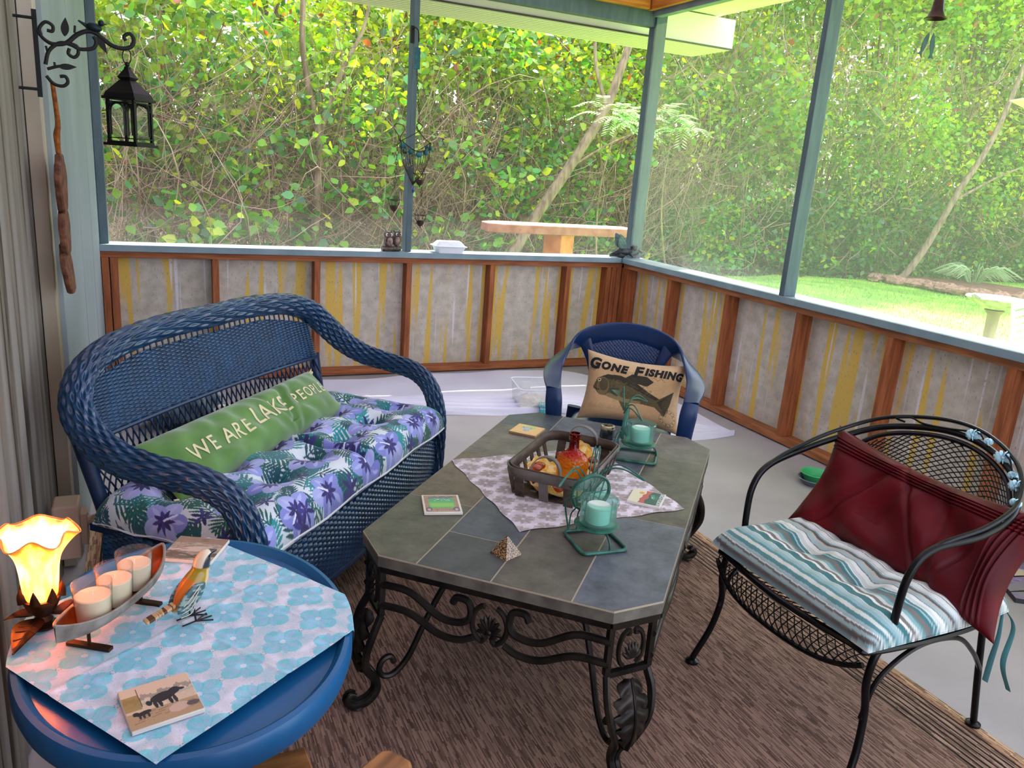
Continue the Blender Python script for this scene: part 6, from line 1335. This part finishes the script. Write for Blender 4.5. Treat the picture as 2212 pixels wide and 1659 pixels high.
# brush: thousands of thin dead stems and vines
def brush(name, n, xr, zr, rad, seed, lab, m):
    r = np.random.default_rng(seed); Vs, Fs = [], []; k = 4; npt = 7; base = 0
    for _ in range(n):
        x = r.uniform(*xr); y = edge_y(x)+r.uniform(-.45, .9); z = GZ+r.uniform(*zr); L = r.uniform(.5, 1.9); a = r.normal(pi/2, .75); b_ = r.normal(0, .5)
        t = np.linspace(0, 1, npt)[:, None]; d = np.array([cos(a), sin(b_)*.5, abs(sin(a))]); cv_ = r.normal(0, .22, 3)*L; P = np.array([x, y, z])+d*L*t+cv_*np.sin(t*pi)+r.normal(0, .015, (npt, 3)); rr_ = rad*r.uniform(.5, 1.7)*(1-.6*t[:, 0])
        T, N, B = frames(P); aa = np.arange(3)*2*pi/3; V = P[:, None]+rr_[:, None, None]*(N[:, None]*np.cos(aa)[None, :, None]+B[:, None]*np.sin(aa)[None, :, None]); Vs.append(V.reshape(-1, 3)); Fs.append(gridF(3, npt, True, off=base)); base += 3*npt
    return tag(mk(name, np.vstack(Vs), np.vstack(Fs), m), lab, 'brush', kind='stuff')
brush('dry_brush', 5200, (-5.5, 6), (-.1, 2.2), .005, 5, 'tangle of thin dry stems and vines in the forest edge', mat('dry_stem', H('b59a82'), .9, c2=H('8a6c58'), scale=3))
brush('distant_brush', 2000, (3.5, 19), (-.1, 4.2), .009, 6, 'tangle of dry brush beyond the lawn at the right', mat('dry_stem', H('b59a82'), .9))
# young leaves low in front
def sprigs(n, xr, zr, size, seed):
    r = np.random.default_rng(seed); Ps = []
    for _ in range(n):
        x = r.uniform(*xr); c = np.array([x, edge_y(x)-r.uniform(.1, .7), GZ+r.uniform(*zr)]); k = r.integers(8, 22); Ps.append(c+r.normal(0, .13, (k, 3))*np.array([1.3, .8, .7]))
    p = np.vstack(Ps); return leaves(p, size, np.clip(pickcol(len(p), r)*1.1, 0, 1), r, .7)
V, F, C = sprigs(230, (-5, 16), (0.1, 4.2), .115, 31); V2, F2, C2 = sprigs(150, (-5, 4.5), (.3, 2.3), .13, 77); F = np.vstack([F, F2+len(V)]); V = np.vstack([V, V2]); C = np.vstack([C, np.clip(C2*1.15, 0, 1)])
tag(mk('leafy_sprigs', V, F, leafm, None, C, smooth=False), 'loose sprigs of broad leaves on vines in front of the brush', 'foliage', kind='stuff')
# named trunks
def trunk(name, lab, pts, rad, forks=()):
    o = thing(name, lab, 'tree', (0, 0, 0)); b = MB(); b.tube(pts, rad, 10, 30); b.build('trunk', barkm, o)
    for p, rr_ in forks: b = MB(); b.tube(p, rr_, 8, 24); b.build('branch', barkm, o)
    return o
trunk('slender_tree', 'slender forked tree trunk standing left of the hanging wire basket', [(-1.33, 5.0, -.45), (-1.345, 5.0, .292), (-1.32, 5.0, 1.03), (-1.30, 5.0, 1.62), (-1.40, 5.0, 2.05), (-1.50, 5.0, 2.63), (-1.50, 5.0, 3.3), (-1.6, 5, 4.4)], [.062, .052, .05, .048, .04, .036, .032, .02], [([(-1.30, 5, 1.6), (-1.14, 5.0, 2.15), (-.95, 5.0, 2.58), (-.74, 5.1, 3.0), (-.6, 5.1, 3.8)], [.034, .028, .024, .02, .015])])
trunk('leaning_tree', 'pale tree trunk leaning right behind the stone slab table', [(1.05, 5.2, -.5), (1.68, 5.1, .67), (2.2, 5.05, 1.5), (2.66, 5.0, 2.30), (2.86, 5.0, 2.9), (3.3, 5.1, 4.2)], [.085, .08, .075, .065, .06, .04], [([(2.7, 5, 2.35), (2.45, 5.0, 2.9), (2.38, 5.0, 3.6)], [.03, .025, .02]), ([(2.2, 5.05, 1.5), (2.7, 4.9, 1.85), (3.3, 4.8, 2.15)], [.018, .012, .006])])
trunk('thin_tree', 'thin brown sapling trunk under the black lantern', [(-3.15, 5.0, -.5), (-3.2, 5.0, .242), (-3.27, 5.0, .94), (-3.3, 5.0, 1.9)], [.045, .042, .035, .02])
trunk('far_tree', 'pale leaning trunk beyond the lawn at the far right', [(11.1, 6.6, -.4), (11.5, 6.4, .4), (11.9, 6.2, 1.6), (12.5, 6.1, 2.8), (13.2, 6.2, 4.6)], [.075, .07, .06, .055, .04], [([(11.9, 6.2, 1.5), (13.0, 6.0, 2.1), (14.2, 5.8, 2.5)], [.03, .02, .012])])
# feathery sapling with pale leaflets at the corner post
def feather(lab, pts, seed):
    o = thing('feathery_sapling', lab, 'sapling', (0, 0, 0)); r = np.random.default_rng(seed); Ps = []; b = MB(); b.tube(pts, [.02, .012, .006], 6, 16)
    tipp = np.array(pts[-1]); allV = []; allF = []; allC = []; off = 0
    for k in range(26):
        a = r.uniform(0, 6.28); d = np.array([cos(a)*.9, sin(a)*.5, r.uniform(-.25, .5)]); L = r.uniform(.35, .62); c = tipp+r.normal(0, .12, 3)*np.array([1.6, .6, .6]); q = [c, c+d*L*.5, c+d*L+np.array([0, 0, -.12])]; b.tube(q, [.004, .003, .0015], 4, 8)
        pp = catmull(q, 12)[1:]; dd = d/np.linalg.norm(d); side = np.cross(dd, [0, 0, 1.]); side /= np.linalg.norm(side)
        for sg in (-1, 1):
            for p in pp:
                w = .12; tip = p+side*sg*w*.8+dd*w*.5+np.array([0, 0, -.03]); m_ = (p+tip)/2; pr = np.cross(tip-p, [0, 0, 1.]); pr /= np.linalg.norm(pr); V = [p, m_+pr*.014, tip, m_-pr*.014]; allV += V; allF.append([off, off+1, off+2, off+3]); off += 4
    b.build('stem', barkm, o); n4 = len(allV); mk('leaflets', np.array(allV), np.array(allF), pale_leaf, o, np.tile(np.array(H('c2e6d2')), (n4, 1))*r.uniform(.85, 1.15, (n4, 1)), smooth=False)
feather('sapling with pale feathery leaves left of the corner post', [(2.6, 4.6, -.4), (2.35, 4.4, 1.1), (2.42, 4.2, 2.2)], 41); feather('sapling with pale feathery leaves right of the corner post', [(3.9, 4.6, -.4), (3.4, 4.4, 1.0), (3.28, 4.2, 2.2)], 42)
# ---------------------------------------------------------------- garden objects
ston = mat('pink_stone', H('b07a66'), .8, c2=H('8f5a48'), scale=8, bump=.3)
ot = thing('stone_table', 'long slab table with pinkish edge on an orange pedestal outside the back screen', 'garden table', (.80, 2.5, GZ), 0)
b = MB(); b.prism([(-.94, -.16), (-.80, -.24), (.86, -.22), (.90, .22), (-.70, .26), (-.9, .1)], 1.09, 1.18); b.build('slab', ston, ot, bevel=.01)
b = MB(); b.box((-.05, -.05, .545), (.125, .115, .545), rz=.5); b.build('pedestal', mat('orange_stone', H('d98a4a'), .8, c2=H('b96c34'), scale=6, bump=.2), ot, bevel=.008)
bb_ = thing('bird_bath', 'weathered grey bird bath on a slim pedestal out on the lawn', 'bird bath', (3.98, -.32, GZ), 0); cst = mat('weathered_concrete', H('b3aca2'), .85, c2=H('8a8178'), scale=14, bump=.2)
b = MB(); b.lathe([(.0, .77), (.08, .775), (.19, .82), (.255, .862), (.27, .875), (.262, .885), (.24, .878), (.17, .85), (0, .835)], k=40); b.build('bowl', cst, bb_)
b = MB(); b.lathe([(0, 0), (.14, .0), (.14, .04), (.08, .07), (.055, .15), (.05, .5), (.055, .72), (.09, .765), (0, .775)], k=24); b.build('pedestal', mat('brown_pedestal', H('9a8468'), .85, c2=H('6f5c46'), scale=9, stretch=(1, 1, .3)), bb_)
b = MB(); b.tube([(-.26, .0, .88), (-.27, .05, .90), (-.22, .09, .895)], [.02, .024, .012], 8, 8); b.build('rim_ornament', cst, bb_)
rk = mat('garden_rock', H('b98f78'), .9, c2=H('8a6a58'), scale=4, bump=.4)
for i, (x, y, s) in enumerate(((10.9, 6.95, .20), (11.05, 6.6, .22), (11.2, 6.25, .2), (11.3, 5.9, .19), (11.35, 5.55, .2), (11.3, 5.2, .18), (11.35, 4.9, .2), (11.5, 4.6, .2), (12.0, 4.4, .22), (11.8, 7.9, .26))):
    rr_ = np.random.default_rng(70+i); b = MB(); b.ball((0, 0, .3), (1.25, .9, .48), 14); b.V[0] *= (1+.12*rr_.normal(size=(len(b.V[0]), 1)))
    o = b.build('border_rock', rk, None, loc=(x, y, GZ)); o.scale = (s*1.3, s, s); o.rotation_euler = (0, 0, rr_.uniform(0, 6)); tag(o, 'pale pinkish brown rock edging the bed at the back of the lawn', 'rock', 'rocks around the garden bed')
b = MB(); b.prism([(11.1, 6.9), (11.4, 5.8), (11.5, 4.7), (12.3, 4.5), (13.6, 5.2), (13.4, 6.2), (12.2, 7.1)], GZ+.0, GZ+.10); tag(b.build('mulch_bed', mat('mulch', H('8a5c48'), .95, c2=H('5a3a2c'), scale=9, detail=8), smooth=False), 'low brown mulch bed ringed by rocks on the lawn', 'garden bed')
sp_ = thing('strappy_plant', 'pale green strappy leaved clump growing in the mulch bed', 'plant', (12.9, 6.1, GZ+.08), 0); b = MB(); rr_ = np.random.default_rng(4)
for k in range(90):
    a = rr_.uniform(0, 6.28); L = rr_.uniform(.35, .75); b.tube([(0.1*cos(a), .1*sin(a), 0), (L*.6*cos(a), L*.6*sin(a), L*.55), (L*1.25*cos(a), L*1.25*sin(a), L*.25)], [.012, .014, .003], 4, 6, flat=.3, caps=False)
b.build('strap_leaves', mat('strap_leaf', H('a9c78a'), .6, c2=H('8fb070'), scale=3), sp_)
um = thing('patio_umbrella', 'white patio umbrella whose thin edge shows at the far right', 'umbrella', (7.62, .80, GZ), 0)
b = MB(); b.lathe([(1.42, 2.98), (1.45, 3.0), (.7, 3.16), (0, 3.25)], k=8); b.build('canopy', mat('white_canvas', H('eef4f6'), .7), um, smooth=False); b = MB(); b.tube([(0, 0, 0), (0, 0, 3.5)], .025, 8); b.build('pole', whitep, um)
lc = thing('garden_chair', 'white slatted garden chair cut off by the right edge', 'chair', (3.32, -1.30, GZ), radians(20)); wm = mat('white_enamel', H('dfe6ea'), .4)
for x in (-.25, .25):
    b = MB(); b.tube([(x, -.24, 0), (x, -.24, .62), (x, .2, .64)], .016, 8, 12); b.build('leg', wm, lc); b = MB(); b.tube([(x, .24, 0), (x, .22, .45), (x, .30, 1.0)], .016, 8, 12); b.build('leg', wm, lc)
b = MB()
for k in range(8): b.box((0, -.22+.06*k, .44), (.25, .022, .006))
b.build('slatted_seat', wm, lc, smooth=False); b = MB()
for k in range(8): b.box((0, .235+.008*k, .52+.06*k), (.25, .006, .022))
b.build('slatted_back', wm, lc, smooth=False)
